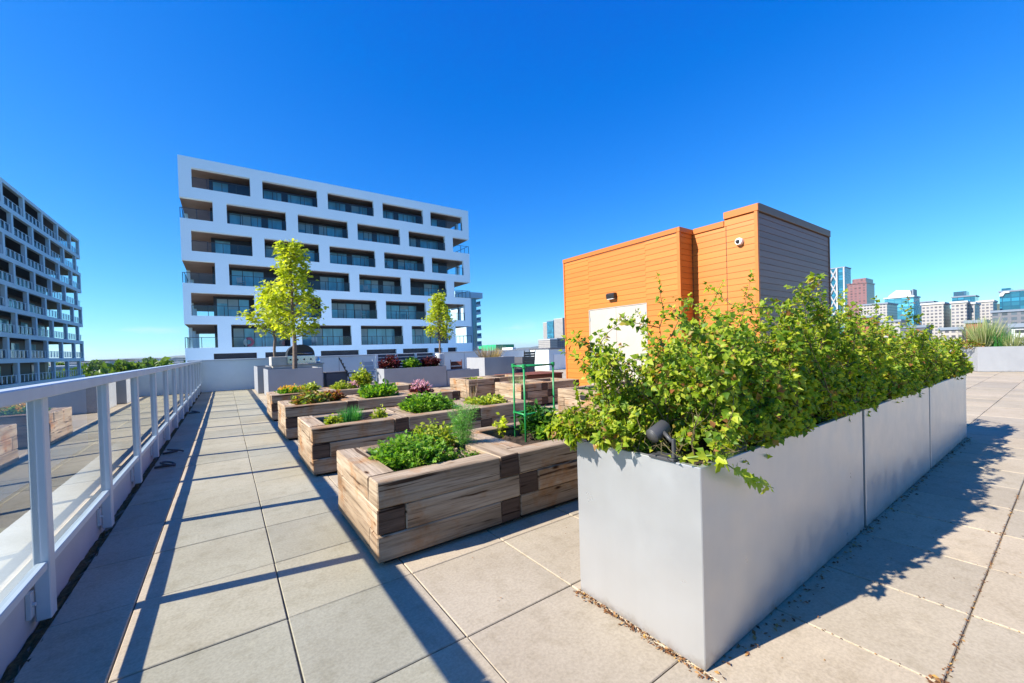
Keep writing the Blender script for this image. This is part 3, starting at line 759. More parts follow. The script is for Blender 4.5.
# dry leaves along the planters and in the joints
lf = LF(55); q = np.random.RandomState(55)
for k in range(330): lf.add((1.73 - abs(q.normal(0, .018)) - .004, q.uniform(.98, 1.80), q.uniform(.003, .014)), q.normal(0, 1, 3) * (1, 1, .2), q.uniform(.008, .024), (0, 0, 1))
for k in range(420):
    x = 1.75 + 7 * q.rand(); lf.add((x, 1.0 - abs(q.normal(0, .05 if x < 4 else .035)), q.uniform(.003, .016)), q.normal(0, 1, 3) * (1, 1, .25), q.uniform(.01, .034), (0, 0, 1))
for k in range(260): lf.add((q.uniform(2.2, 6), .36 + q.normal(0, .006), .002), q.normal(0, 1, 3) * (1, 1, .1), q.uniform(.006, .018), (0, 0, 1))
for k in range(240):
    i = q.randint(1, 6); lf.add((.245 + PX * (i + 1) + q.normal(0, .006), q.uniform(-.6, 1.0), .002), q.normal(0, 1, 3) * (1, 1, .1), q.uniform(.006, .018), (0, 0, 1))
for k in range(60): lf.add((2.45 + q.normal(0, .05), .37 + q.normal(0, .012), .004), q.normal(0, 1, 3) * (1, 1, .1), q.uniform(.015, .03), (0, 0, 1))
for k in range(120): lf.add((q.uniform(1.2, 5), q.uniform(-.6, 2.6), .004), q.normal(0, 1, 3) * (1, 1, .1), q.uniform(.006, .016), (0, 0, 1))
tag(lf.build('leaf_litter', 'litter', SM, None, .3), 'dry brown leaf bits scattered along the planters and paving joints', 'leaf litter', kind='stuff')

# ------------------------------------------------------------------ trees
def tree(name, c, z0, h, crown0, rad, n, lab, seed, trunk_r=.05, m='maple_leaf', leaf=.11, group=None, tmpl=None, cone=.82):
    t = empty(name, (c[0], c[1], z0), lab, 'tree', group); q = np.random.RandomState(seed); b = MB(); lf = LF(seed)
    top = z0 + h; T = [np.array((c[0] + q.normal(0, .02), c[1] + q.normal(0, .02), z0 + h * f)) for f in np.linspace(0, .93, 9)]
    b.tube(T, list(np.linspace(trunk_r, trunk_r * .2, 9)), 8, 0, False); nb = 46
    for k in range(nb):
        f = crown0 + (1 - crown0) * (k + q.rand()) / nb; zz = z0 + h * f * .95
        g_ = (f - crown0) / (1 - crown0); rr = rad * (1 - g_ * cone) * q.uniform(.6, 1.12) * min(1, .6 + g_ * 3)
        a = k * 2.4 + q.normal(0, .3); st = np.array((c[0], c[1], zz - .1)); en = st + np.array((math.cos(a) * rr, math.sin(a) * rr, rr * q.uniform(.25, .7)))
        mid = (st + en) / 2 + np.array((0, 0, -.06)); b.tube([st, mid, en], [trunk_r * .32, trunk_r * .2, .006], 5, 0, False)
        for i in range(n // nb):
            u = q.rand() ** .6; p = st + (en - st) * (.25 + .8 * u) + q.normal(0, rad * .11, 3)
            lf.add(p, (math.cos(a) + q.normal(0, .8), math.sin(a) + q.normal(0, .8), q.normal(-.25, .4)), leaf * q.uniform(.6, 1.2), (q.normal(0, .3), q.normal(0, .3), 1))
    b.build('trunk', 'bark', t, True); lf.build('crown', m, tmpl or LB, t)
    return t
tree('maple_tree', (2.15, 17.2), .92, 5.0, .27, 1.2, 2350, 'taller yellow green young maple in the grey planter before the barbecue', 41, .085, leaf=.15)
tree('maple_tree', (1.80, 20.7), .85, 3.9, .42, 1.2, 1800, 'shorter yellow green young maple left behind the taller one', 42, .07, leaf=.15)
tree('maple_tree', (8.02, 17.0), 1.28, 2.95, .30, .80, 1900, 'slim young tree in the tall white pot left of the white planter', 43, .05, leaf=.11)

# ------------------------------------------------------------------ rear terrace furniture
silver(1.2, 2.95, 16.4, 18.35, 1.0, 'large grey planter holding the taller maple at the walkway end', 'grey_sheet')
silver(1.03, 1.5, 18.9, 21.2, 1.06, 'narrow grey planter at the end of the walkway by the end wall', 'grey_sheet')
silver(1.56, 2.6, 20.1, 21.3, .93, 'grey planter holding the shorter maple behind the barbecue', 'grey_sheet')
t = empty('barbecue_counter', (2.5, 19.2, 0), 'pale stone counter carrying the barbecue behind the maple planter', 'counter')
b = MB(); b.beam(1.55, 3.4, 18.75, 19.6, 0, 1.08, 0, 0, .01); b.build('counter_base', 'stone', t)
b = MB(); b.beam(1.5, 2.05, 18.7, 19.65, 1.081, 1.44, 0, 0, .01); b.beam(2.051, 3.45, 18.7, 19.65, 1.081, 1.13, 0, 0, .01); b.build('counter_top', 'stone', t)
t = empty('barbecue', (2.6, 19.2, 1.13), 'barbecue with a rounded black hood on the stone counter', 'barbecue')
b = MB(); b.beam(2.07, 3.12, 18.8, 19.55, 1.131, 1.46, 0, 0, .01); b.build('body', 'chrome', t)
b = MB(); pf = [(2.09, 19.5, 1.461)] + [(2.60 - .51 * math.cos(a), 19.5, 1.461 + .46 * math.sin(a) ** .8) for a in np.linspace(.12, 3.02, 14)] + [(3.11, 19.5, 1.461)]
b.prism(pf, (0, -.66, 0)); b.build('hood', 'black_metal', t)
b = MB(); b.tube([(2.2, 18.77, 1.55), (3.0, 18.77, 1.55)], .018, 8); b.build('handle', 'chrome', t)
for x in (2.2, 2.45, 2.7, 2.95):
    b = MB(); b.tube([(x, 18.798, 1.3), (x, 18.76, 1.3)], .035, 10); b.build('knob', 'black_metal', t)
b = MB(); b.lathe((3.28, 19.1, 1.131), [(0, 0), (.07, 0), (.075, .05), (.07, .16), (.03, .2), (.02, .24), (0, .24)], 14)
tag(b.build('steel_kettle', 'chrome', smooth=True), 'shiny steel pot at the right end of the barbecue counter', 'pot')
t = empty('storage_box', (3.7, 17.9, 0), 'dark charcoal outdoor storage box right of the maple planter', 'storage box')
b = MB(); b.beam(3.3, 4.12, 17.6, 18.2, 0, .70, 0, 0, .01); b.build('box_body', 'dark_sheet', t)
b = MB(); b.beam(3.28, 4.14, 17.58, 18.22, .701, .76, 0, 0, .012); b.build('lid', 'dark_sheet', t)
def chair(x, y, rz, lab, m, slats=5, tilt=.12, h=1.12):
    t = bpy.data.objects.new('patio_chair', None); COL.objects.link(t); tag(t, lab, 'chair')
    def part(n, b): return b.build(n, m, t)
    for sx in (-1, 1):
        b = MB(); b.tube([(.25 * sx, -.25, 0), (.25 * sx, -.24, .66)], .017, 6); part('leg', b)
        b = MB(); b.tube([(.25 * sx, .30, 0), (.25 * sx, .22, .45), (.25 * sx, .22 + tilt, h)], .017, 6); part('leg', b)
        b = MB(); b.beam(.225 * sx - .025, .225 * sx + .025, -.27, .27, .66, .69, 0, 0, .005); part('armrest', b)
    b = MB()
    for k in range(6): b.beam(-.23, .23, -.24 + k * .08, -.17 + k * .08, .43, .455, 0, 0, .004)
    part('seat', b); b = MB()
    for k in range(slats):
        z = .55 + (h - .60) * k / slats; yy = .22 + tilt * (z - .45) / (h - .45); b.beam(-.235, .235, yy - .012, yy + .012, z, z + (h - .62) / slats - .02, 0, 0, .004)
    part('backrest', b)
    t.location = (x, y, 0); t.rotation_euler = (0, 0, rz); return t
chair(4.42, 17.6, R(80), 'dark folding chair seen from its side with a reclined back', 'black_metal', 5, .38, 1.32)
chair(5.05, 17.3, R(20), 'light grey metal patio chair beside the dark folding chair', 'patio_metal', 3, .10, 1.2)
chair(8.85, 17.0, R(150), 'reddish grey patio chair between white pot and white planter', 'bench_wood', 2, .1, 1.05)
chair(13.1, 17.3, R(190), 'dark slatted chair behind the reddish bench', 'black_metal', 6, .1, 1.36).scale = (1.7, 1.2, 1)
t = empty('patio_table', (5.5, 18.6, 0), 'dark patio table behind the light grey chair', 'table')
b = MB(); b.beam(5.0, 6.6, 18.2, 19.1, .72, .76, 0, 0, .006); b.build('tabletop', 'dark_sheet', t)
for sx in (5.08, 6.52):
    for sy in (18.28, 19.02):
        b = MB(); b.box(sx - .03, sx + .03, sy - .03, sy + .03, 0, .719); b.build('leg', 'dark_sheet', t)
silver(4.86, 7.44, 15.2, 16.1, .86, 'long low grey planter with dark red shrubs in front of the end wall', 'grey_sheet')
silver(7.47, 9.0, 15.2, 16.0, .66, 'low grey planter below the tall white pot', 'grey_sheet')
def bush(c, rx, ry, h, m, lab, seed, z=.78):
    return clump('garden_shrub', c, rx, ry, h, 900, m, OV, .11, lab, 'shrub', seed, z=z, group=None)
bush((5.25, 15.65), .36, .34, .58, 'wine_leaf', 'dark red shrub at the left end of the long grey planter', 51)
bush((6.15, 15.65), .34, .34, .44, 'herb_leaf', 'rounded green shrub between the two dark red shrubs', 52)
bush((6.98, 15.65), .42, .34, .52, 'wine_leaf', 'dark red shrub at the right end of the long grey planter', 53)
t = empty('slat_screen', (6.1, 16.35, 0), 'dark slatted screen behind the red and green shrubs', 'screen')
b = MB()
for k in range(9): b.beam(4.9, 7.4, 16.3, 16.33, .25 + k * .13, .36 + k * .13, 0, 0, .004)
b.build('slats', 'dark_sheet', t)
for x in (4.92, 5.72, 6.55, 7.38):
    b = MB(); b.box(x - .04, x + .04, 16.2, 16.298, 0, 1.42); b.build('post', 'white_paint', t)
t = empty('tall_pot', (8.02, 17, 0), 'tall white tapered pot holding the slim young tree', 'pot')
b = MB(); b.lathe((8.02, 17, 0), [(0, 0), (.15, 0), (.23, 1.33), (.24, 1.36), (.21, 1.36), (.2, 1.28), (0, 1.28)], 20); b.build('pot_body', 'white_paint', t, True)
silver(11.0, 12.92, 18.0, 19.9, 1.06, 'pale planter with a sunlit white end and dry grass on top', 'grey_sheet')
blades('dry_grass', (11.9, 18.9), .9, .85, 300, 'straw', 'dry straw coloured grass stalks in the pale planter', 61, .018, 1.3, 1.0)
silver(13.9, 14.8, 18.6, 19.4, .98, 'dark grey planter block behind the slatted chair', 'dark_sheet')
t = empty('timber_bench', (10.2, 13.2, 0), 'low reddish brown timber bench platform left of the pavilion', 'bench')
b = MB()
for k in range(10): b.beam(9.0, 11.45, 12.5 + k * .15, 12.64 + k * .15, .40, .445, 0, 0, .005)
b.build('seat', 'bench_wood', t)
b = MB(); b.beam(9.05, 11.40, 12.52, 12.56, .06, .398, 0, 0, .004); b.beam(9.05, 9.09, 12.562, 13.95, .06, .398, 0, 0, .004); b.beam(11.36, 11.40, 12.562, 13.95, .06, .398, 0, 0, .004); b.beam(9.05, 11.40, 13.952, 13.99, .06, .398, 0, 0, .004); b.build('frame', 'bench_wood', t)
for x in (9.2, 10.2, 11.25):
    b = MB(); b.box(x - .05, x + .05, 12.6, 13.9, 0, .058); b.build('foot', 'black_metal', t)

# ------------------------------------------------------------------ right-hand planter
rp = silver(0, 1.7, -5.5, 0, 1.0, 'long grey planter with ornamental grass at the right edge of the roof', 'grey_sheet')
for ch in rp.children: ch.location = (.85, -2.75, 0)
rp.location = (24.5, 2.45, 0); rp.rotation_euler = (0, 0, R(28))
def gp(px, lab, seed, x, h, n, m, r=.35, wdt=.012):
    d = ray(px, 350); y = d[1] * x / d[0]; blades('ornamental_grass', (x, y), r, h, n, m, lab, seed, wdt, .9, .95)
gp(984, 'tall feathery pale green grass at the left of the right-hand planter', 71, 25.4, 1.35, 420, 'grass_blade', .3)
gp(998, 'dark green spreading grass in the middle of the right-hand planter', 72, 25.6, .9, 260, 'chive_blade', .5)
gp(1013, 'pale green arching grass at the right of the right-hand planter', 73, 25.5, .75, 260, 'grass_blade', .5)
d = ray(971, 350); clump('low_plant', (25.0, d[1] * 25.0 / d[0]), .55, .4, .35, 300, 'mixed_leaf', OV, .12, 'low reddish plant at the left end of the right-hand planter', seed=74, z=.92)

# ------------------------------------------------------------------ orange pavilion
t = empty('pavilion', (11.5, 7.2, 0), 'orange clad rooftop pavilion with pale double doors and shaded side coloured darker', 'pavilion')
BH = .152
def siding_x(b, X, y0, y1, z0, z1, th=.02):           # boards on a wall facing -X
    z = z0
    while z < z1 - .01:
        e = min(z + BH, z1); b.prism([(X, y0, z), (X - th, y0, z), (X - th * .55, y0, e - .006), (X, y0, e - .006)], (0, y1 - y0, 0)); z += BH
def siding_y(b, Y, x0, x1, z0, z1, th=.02):           # boards on a wall facing -Y
    z = z0
    while z < z1 - .01:
        e = min(z + BH, z1); b.prism([(x0, Y, z), (x0, Y, e - .006), (x0, Y - th * .55, e - .006), (x0, Y - th, z)], (x1 - x0, 0, 0)); z += BH
b = MB(); b.box(9.62, 14.8, 6.0, 10.28, -.04, 4.35); b.box(10.23, 14.83, 4.40, 5.999, -.04, 4.34); b.box(10.24, 14.82, 4.41, 5.15, 4.341, 4.6); b.build('wall_core', 'seam', t)
b = MB(); siding_x(b, 9.62, 6.05, 7.02, .0, 4.36); siding_x(b, 9.62, 7.02, 9.17, 2.66, 4.36); siding_x(b, 9.62, 9.17, 10.28, 0, 4.36)
siding_x(b, 10.23, 4.44, 5.09, 0, 4.36); siding_x(b, 10.23, 5.105, 5.98, 0, 4.36); siding_y(b, 6.0, 9.66, 10.2, 0, 4.36)
b.build('orange_cladding', 'orange_siding', t)
b = MB(); siding_y(b, 4.40, 10.27, 14.79, 0, 4.52); b.build('shaded_cladding', 'shaded_siding', t)
b = MB(); b.box(9.585, 9.645, 5.962, 6.045, 0, 4.359); b.box(9.585, 9.66, 10.281, 10.33, 0, 4.359); b.box(10.19, 10.265, 4.362, 4.435, 0, 4.53)
b.beam(9.575, 14.82, 5.95, 6.03, 4.36, 4.485, 0, 0, .004); b.beam(9.575, 9.63, 6.031, 10.34, 4.36, 4.485, 0, 0, .004)
b.beam(10.185, 10.25, 5.141, 5.945, 4.36, 4.50, 0, 0, .004)
b.beam(10.18, 10.25, 4.345, 5.14, 4.535, 4.70, 0, 0, .004); b.build('orange_trim', 'orange_trim', t)
b = MB(); siding_x(b, 10.23, 4.44, 5.14, 4.362, 4.534); b.build('orange_cladding', 'orange_siding', t)
b = MB(); b.beam(10.251, 14.86, 4.345, 4.42, 4.535, 4.72, 0, 0, .004); b.box(14.80, 14.85, 4.362, 4.43, 0, 4.53); b.build('dark_trim', 'brown_trim', t)
for y0, y1 in ((7.03, 8.09), (8.097, 9.16)):
    b = MB(); b.beam(9.603, 9.625, y0, y1, .02, 2.63, 0, 0, .003); dr = b.build('door', 'door_paint', t)
    hy = 8.02 if y0 < 8 else 8.17
    b = MB(); b.tube([(9.602, hy, 1.05), (9.55, hy, 1.05), (9.55, hy + (-.1 if y0 < 8 else .1), 1.05)], .011, 8); b.build('handle', 'chrome', dr)
    yy = y1 - .01 if y0 > 8 else y0 + .01
    for z in (.3, 1.3, 2.3):
        b = MB(); b.tube([(9.594, yy, z), (9.594, yy, z + .11)], .011, 8); b.build('hinge', 'chrome', dr)
b = MB(); b.box(9.59, 9.63, 7.0, 7.025, 0, 2.655); b.box(9.59, 9.63, 9.165, 9.19, 0, 2.655); b.box(9.59, 9.63, 7.026, 9.164, 2.634, 2.655); b.build('door_frame', 'door_paint', t)
t = empty('wall_light', (9.55, 8.2, 2.98), 'small black wall light above the pavilion doors', 'wall light')
b = MB(); b.prism([(9.598, 8.05, 2.90), (9.598, 8.05, 3.07), (9.50, 8.05, 3.07), (9.46, 8.05, 3.02), (9.48, 8.05, 2.90)], (0, .30, 0)); b.build('housing', 'black_metal', t)
b = MB(); b.box(9.483, 9.56, 8.08, 8.32, 2.885, 2.899); b.build('lens', 'white_plastic', t)
t = empty('dome_camera', (10.19, 4.77, 3.9), 'white dome security camera high on the orange wall', 'camera')
b = MB(); b.tube([(10.207, 4.77, 3.90), (10.16, 4.77, 3.90), (10.12, 4.77, 3.90), (10.11, 4.77, 3.90)], [.088, .088, .078, .045], 20); b.build('housing', 'white_plastic', t, False)
b = MB(); b.tube([(10.109, 4.78, 3.90), (10.085, 4.78, 3.90), (10.065, 4.78, 3.90)], [.048, .04, .016], 16); b.build('lens', 'black_metal', t, True)

# ------------------------------------------------------------------ main apartment block (facade on Y = 50)
K = 5 / 3
bl = empty('apartment_building', (12, 60, g), 'large white apartment block with staggered recessed balconies behind the end wall', 'building')
ROWZ = [(18.1, 20.0), (15.0, 17.0), (11.9, 13.92), (8.75, 10.95), (5.6, 7.85), (2.45, 4.77)]
ODD = [(-2.1, 2.7), (3.8, 9.1), (10.2, 15.4), (16.5, 21.8), (22.85, 27.6)]
EVEN = [(-3.1, -.52), (.62, 5.9), (7.05, 12.3), (13.4, 18.6), (19.75, 24.9), (26.05, 28.6)]
YF, YB = 50.0, 70.0; XL, XR = -3.1, 28.6; FT = .45
fr = MB()
tops = [21.0] + [z[0] for z in ROWZ]
prev = 21.0
for z0, z1 in ROWZ:
    fr.box(XL, XR, YF, YF + FT, z1, prev); prev = z0
fr.box(XL, XR, YF, YF + FT, 1.85, prev); 
# slotted podium
slots = [(-.9, 2.75), (3.5, 7.9), (8.9, 13.1), (14.0, 17.7), (18.5, 22), (22.8, 24), (24.8, 26.2)]
xs = XL
for a, c in slots: fr.box(xs, a, YF + .002, YF + FT, 1.25, 1.849); xs = c
fr.box(xs, XR, YF + .002, YF + FT, 1.25, 1.849); fr.box(XL, XR, YF + .001, YF + FT, g, 1.249)
win_n = 0
sof = MB(); sideW = MB(); bodyW = MB()
for r, (z0, z1) in enumerate(ROWZ):
    bays = ODD if r % 2 == 0 else EVEN
    x = XL
    for a, c in bays:
        if r % 2 == 0 and a == -2.1: a -= .1 * r
        if a - x > .01: fr.box(x, a, YF + .001, YF + FT, z0, z1)
        x = c
    if XR - x > .01: fr.box(x, XR, YF + .001, YF + FT, z0, z1)
    sof.box(XL + .02, XR - .02, YF + FT + .001, YB, z1 - .02, z1 + .35)     # soffit / slab
    # outer frames of the two end galleries
    for X0, X1 in ((XL, XL + .35), (XR - .35, XR)):
        fr.box(X0, X1, YF + FT + .002, YB, z1 + .352, z1 + .75)
        fr.box(X0, X1, YF + FT + .002, YB, z0 - .72, z0)
        for yy in ((55.5, 62, 69.4) if r % 2 else (53, 59.5, 66)): fr.box(X0 + .02, X1 - .02, yy, yy + .45, z0 + .001, z1 - .021)
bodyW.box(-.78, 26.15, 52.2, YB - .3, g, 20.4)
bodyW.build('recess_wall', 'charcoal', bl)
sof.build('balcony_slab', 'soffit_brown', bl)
fr.build('facade_frame', 'facade_white', bl)
b = MB(); b.box(XL + .36, XR - .36, YF + FT + .003, YB, 20.36, 20.7); b.build('roof', 'facade_grey', bl)
q = random.Random(21)
for r, (z0, z1) in enumerate(ROWZ):
    bays = ODD if r % 2 == 0 else EVEN
    for k, (a, c) in enumerate(bays):
        if r % 2 == 0 and k == 0: a -= .1 * r
        wa, wc = max(a, -.7), min(c, 26.1)
        # glazing in the recess: several lights of different width
        if wc - wa > .7:
            full = wc - wa > 3
            if not full: parts = [(wa + .05, wc - .1)]
            elif r >= 4: parts = [(wa + .15, wa + (wc - wa) * q.uniform(.8, .97))]
            else:
                parts = [(wa + .2, wa + (wc - wa) * q.uniform(.42, .6))] if (k + r) % 2 == 0 else [(wa + (wc - wa) * q.uniform(.42, .55), wc - .15)]
                if q.random() < .5: e = parts[0]; parts.append((wa + .2, e[0] - .6) if e[0] - wa > 2 else (e[1] + .6, wc - .2))
            zt = z0 + min(2.25, z1 - z0 - .25)
            for p0, p1 in parts:
                if p1 - p0 < .5: continue
                n = max(1, round((p1 - p0) / 1.05)); fm = MB(); pn = MB(); dx = (p1 - p0) / n
                for i in range(n):
                    x0, x1 = p0 + i * dx, p0 + (i + 1) * dx
                    fm.box(x0, x0 + .06, 52.12, 52.199, z0, zt); pn.box(x0 + .061, x1 - .001, 52.15 + .01 * (i % 2), 52.198, z0 + .06, zt - .05)
                fm.box(p1, p1 + .06, 52.12, 52.199, z0, zt); fm.box(p0, p1, 52.13, 52.199, zt - .049, zt + .03)
                wf = fm.build('window', 'balcony_metal', bl); pn.build('pane', 'window_glass', wf)
                for i in range(n):
                    if q.random() < .33:
                        bd = MB(); bd.box(p0 + i * dx + .07, p0 + (i + 1) * dx - .01, 52.128, 52.132, z0 + q.choice([.1, .9, 1.2, 1.5]), zt - .06); bd.build('blind', 'blind', wf)
        rl = MB(); gl = MB(); hr = 1.05; n = max(2, round((c - a) / 1.25)); dx = (c - a) / n
        rl.box(a, c, YF + .12, YF + .17, z0 + hr - .05, z0 + hr)
        for i in range(n + 1): rl.box(min(max(a + i * dx - .025, a), c - .05), min(max(a + i * dx + .025, a + .05), c), YF + .121, YF + .169, z0, z0 + hr - .051)
        gl.quad((a, YF + .19, z0 + .06), (c, YF + .19, z0 + .06), (c, YF + .19, z0 + hr - .06), (a, YF + .19, z0 + hr - .06))
        if a <= XL + .01 or c >= XR - .01:
            X = XL + .15 if a <= XL + .01 else XR - .15
            rl.box(X - .025, X + .025, YF + .172, 55.4, z0 + hr - .05, z0 + hr)
            for i in range(1, 5): rl.box(X - .02, X + .02, YF + i * 1.1, YF + i * 1.1 + .05, z0, z0 + hr - .051)
        ro = rl.build('balcony_railing', 'balcony_metal', bl); gl.build('glass_panel', 'balcony_glass', ro)
noisy('bounce_white', (.62, .63, .63), (.70, .70, .69), .4, .8, bumps=0)
b = MB(); b.box(-2.9, 28.4, 26.0, YF - .01, -3, -1.2); b.build('bounce_slab', 'bounce_white', bl)  # unseen pale slab added to bounce sunlight up onto the facade
b = MB(); b.box(-2.8, 26.4, YF + .46, YF + .6, 1.2, 1.9); b.build('parking_slot', 'charcoal', bl)
q = random.Random(4); src = [o for o in bpy.data.objects if o.name.startswith('patio_chair') and o.parent is None][1]
for k in range(9):
    r = q.choice([2, 3, 4, 5, 5]); a, c = q.choice((ODD if r % 2 == 0 else EVEN)[1:5]); o = copy_tree(src)
    o.location = (q.uniform(a + .8, c - .8), 51.1, ROWZ[r][0] + .02); o.scale = (1.1, 1, .85); o.rotation_euler = (0, 0, q.uniform(0, 6)); tag(o, 'grey chair standing on a balcony of the white apartment block', 'chair', 'chairs on the far balconies')
# ring on the lowest balcony
t = empty('swim_ring', (2.1, 50.55, 2.5), 'pink and white ring leaning on the lowest balcony of the white block', 'ring')
for a0, a1, m in ((.2, 2.2, 'pink'), (2.2, 4.4, 'white_plastic'), (4.4, 6.48, 'pink')):
    b = MB(); b.tube([(2.1 + .36 * math.cos(a), 50.5, 2.98 + .36 * math.sin(a)) for a in np.linspace(a0, a1, 12)], .13, 8); b.build('ring_segment', m, t, True)
# teal stair tower behind its right end
t = empty('apartment_building', (43, 78, g), 'narrow blue grey building with stacked balconies behind the white block', 'building')
b = MB(); b.box(41.6, 44.2, 75, 82, g, 12.4); b.build('wall', 'facade_grey', t)
b = MB(); b.box(39.0, 45.6, 74.6, 82.2, 12.41, 13.6); b.build('roof', 'facade_grey', t)
b = MB(); b.box(43.2, 44.1, 74.9, 74.998, g, 12.3); b.build('window', 'tower_glass', t)
for k in range(9):
    b = MB(); b.box(44.21, 45.3, 75, 80, -3 + k * 1.72, -2.6 + k * 1.72); b.box(45.2, 45.26, 75, 80, -2.59 + k * 1.72, -1.9 + k * 1.72); b.build('balcony', 'facade_grey', t)

# ------------------------------------------------------------------ left apartment block (face on X = -21.2)
bl = empty('apartment_building', (-30, 85, g), 'grey white apartment block with dark balcony grid at the left edge', 'building')
XF = -21.2; Y0, Y1 = 62.0, 106.8
fr = MB(); sof = MB()
for r in range(8):
    zt = 23.35 - 3.12 * r; zb = zt - 2.55
    fr.box(XF - .4, XF, Y0, Y1, zt, zt + (.45 if r == 0 else .569)); 
    sof.box(XF - 14, XF - .401, Y0, Y1 - .02, zt + .02, zt + .3)
    off = 0 if r % 2 == 0 else 3.3
    y = Y1 - (.6 if r % 2 == 0 else 2.9)
    first = True
    while y > Y0:
        fr.box(XF - .39, XF - .01, y - .05, y + .55, zb, zt - .001)
        y -= 5.0 if first and r % 2 == 0 else 6.65
        first = False
    # end face columns
    for x in (XF - 4.5, XF - 9): fr.box(x - .4, x, Y1 - .4, Y1 - .01, zb, zt - .001)
    fr.box(XF - 14, XF - .401, Y1 - .4, Y1, zt, zt + .5)
fr.box(XF - .4, XF, Y0, Y1, g, 23.35 - 3.12 * 7 - 2.55)
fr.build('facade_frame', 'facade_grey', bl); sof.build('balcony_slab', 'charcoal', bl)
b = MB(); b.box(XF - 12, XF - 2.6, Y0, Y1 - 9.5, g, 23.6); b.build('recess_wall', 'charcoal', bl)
q = random.Random(8)
for r in range(8):
    zb = 23.35 - 3.12 * r - 2.55
    b = MB(); b.box(XF - .14, XF - .1, Y0, Y1 - .3, zb + 1.0, zb + 1.06)
    y = Y0 + .5
    while y < Y1 - .5: b.box(XF - .15, XF - .09, y, y + .22, zb + .12, zb + .99); y += 1.3
    ro = b.build('balcony_railing', 'facade_grey', bl)
    b = MB(); b.quad((XF - .2, Y0, zb + .08), (XF - .2, Y1 - .3, zb + .08), (XF - .2, Y1 - .3, zb + .98), (XF - .2, Y0, zb + .98)); b.build('glass_panel', 'balcony_glass', ro)
    y = 64.5
    while y < 96:
        w_ = q.uniform(2.2, 3.2); b = MB(); b.box(XF - 2.598, XF - 2.54, y, y + w_, zb + .05, zb + 2.25); wf = b.build('window', 'balcony_metal', bl)
        b = MB(); b.box(XF - 2.538, XF - 2.52, y + .08, y + w_ / 2 - .04, zb + .13, zb + 2.15); b.box(XF - 2.538, XF - 2.52, y + w_ / 2 + .04, y + w_ - .08, zb + .13, zb + 2.15); b.build('pane', 'window_glass', wf)
        y += 6.65 if q.random() < .6 else 3.4

# ------------------------------------------------------------------ downtown skyline on the right
def facade_mat(name, wall_c, win_c, su, sv, frac_u=.5, frac_v=.5, rough=.3):
    # window grid laid on the wall by position: columns along X+Y, floors along Z
    m, nt, bs = mat(name, wall_c, rough, 0, .5); p = pos(nt); sp_ = nd(nt, 'ShaderNodeSeparateXYZ'); nt.links.new(p, sp_.inputs[0])
    def M(op, a, c=None):
        n = nd(nt, 'ShaderNodeMath', operation=op)
        for k, v in enumerate((a, c)):
            if v is None: continue
            if isinstance(v, (int, float)): n.inputs[k].default_value = v
            else: nt.links.new(v, n.inputs[k])
        return n.outputs[0]
    u = M('ADD', sp_.outputs['X'], sp_.outputs['Y']); fu = M('LESS_THAN', M('FRACT', M('DIVIDE', u, su)), frac_u); fv = M('LESS_THAN', M('FRACT', M('DIVIDE', sp_.outputs['Z'], sv)), frac_v)
    nm = nd(nt, 'ShaderNodeTexWhiteNoise'); cv = nd(nt, 'ShaderNodeCombineXYZ'); nt.links.new(M('FLOOR', M('DIVIDE', u, su)), cv.inputs[0]); nt.links.new(M('FLOOR', M('DIVIDE', sp_.outputs['Z'], sv)), cv.inputs[1]); nt.links.new(cv.outputs[0], nm.inputs['Vector'])
    wr = ramp(nt, [(0, tuple(c * .6 for c in win_c)), (1, tuple(min(1, c * 1.5) for c in win_c))]); nt.links.new(nm.outputs['Value'], wr.inputs['Fac'])
    nt.links.new(mix(nt, wall_c, wr.outputs['Color'], M('MULTIPLY', fu, fv)), bs.inputs['Base Color'])
facade_mat('f_white', (.37, .345, .32), (.10, .10, .12), 2.6, 2.9, .62, .5)
facade_mat('f_pink', (.22, .105, .105), (.12, .07, .075), 5, 4, .5, .6)
facade_mat('f_teal', (.010, .08, .15), (.02, .15, .24), 5.5, 4.2, .88, .8, .12)
facade_mat('f_cyan', (.03, .18, .27), (.07, .28, .38), 6, 4.5, .9, .75, .15)
facade_mat('f_navy', (.03, .07, .13), (.04, .12, .2), 5, 4, .8, .8, .15)
facade_mat('f_grey', (.15, .15, .17), (.06, .08, .10), 4.5, 3.8, .6, .6)
facade_mat('f_brick', (.30, .09, .055), (.18, .06, .04), 4.5, 3.8, .35, .5)
noisy('tower_white', (.42, .43, .45), (.48, .48, .49), .02, .5, bumps=0)
noisy('tower_slate', (.16, .2, .26), (.2, .24, .3), .02, .5, bumps=0)  # plain blue grey for tower roofs and plant rooms
def tower(px0, px1, pyt, X, dep, m, lab, base_px=None, name='office_tower', roof=None, z0=g):
    a = on_x(px0, pyt, X); c = on_x(px1, pyt, X); yA, yB = c[1], a[1]; zt = (a[2] + c[2]) / 2
    t = empty(name, (X + dep / 2, (yA + yB) / 2, z0), lab, 'building')
    b = MB(); b.box(X, X + dep, yA, yB, z0, zt); b.build('facade', m, t)
    b = MB(); b.box(X - .8, X + dep + .8, yA - .8, yB + .8, zt + .01, zt + 1.6); b.build('roof', roof or 'tower_slate', t)
    return t, yA, yB, zt
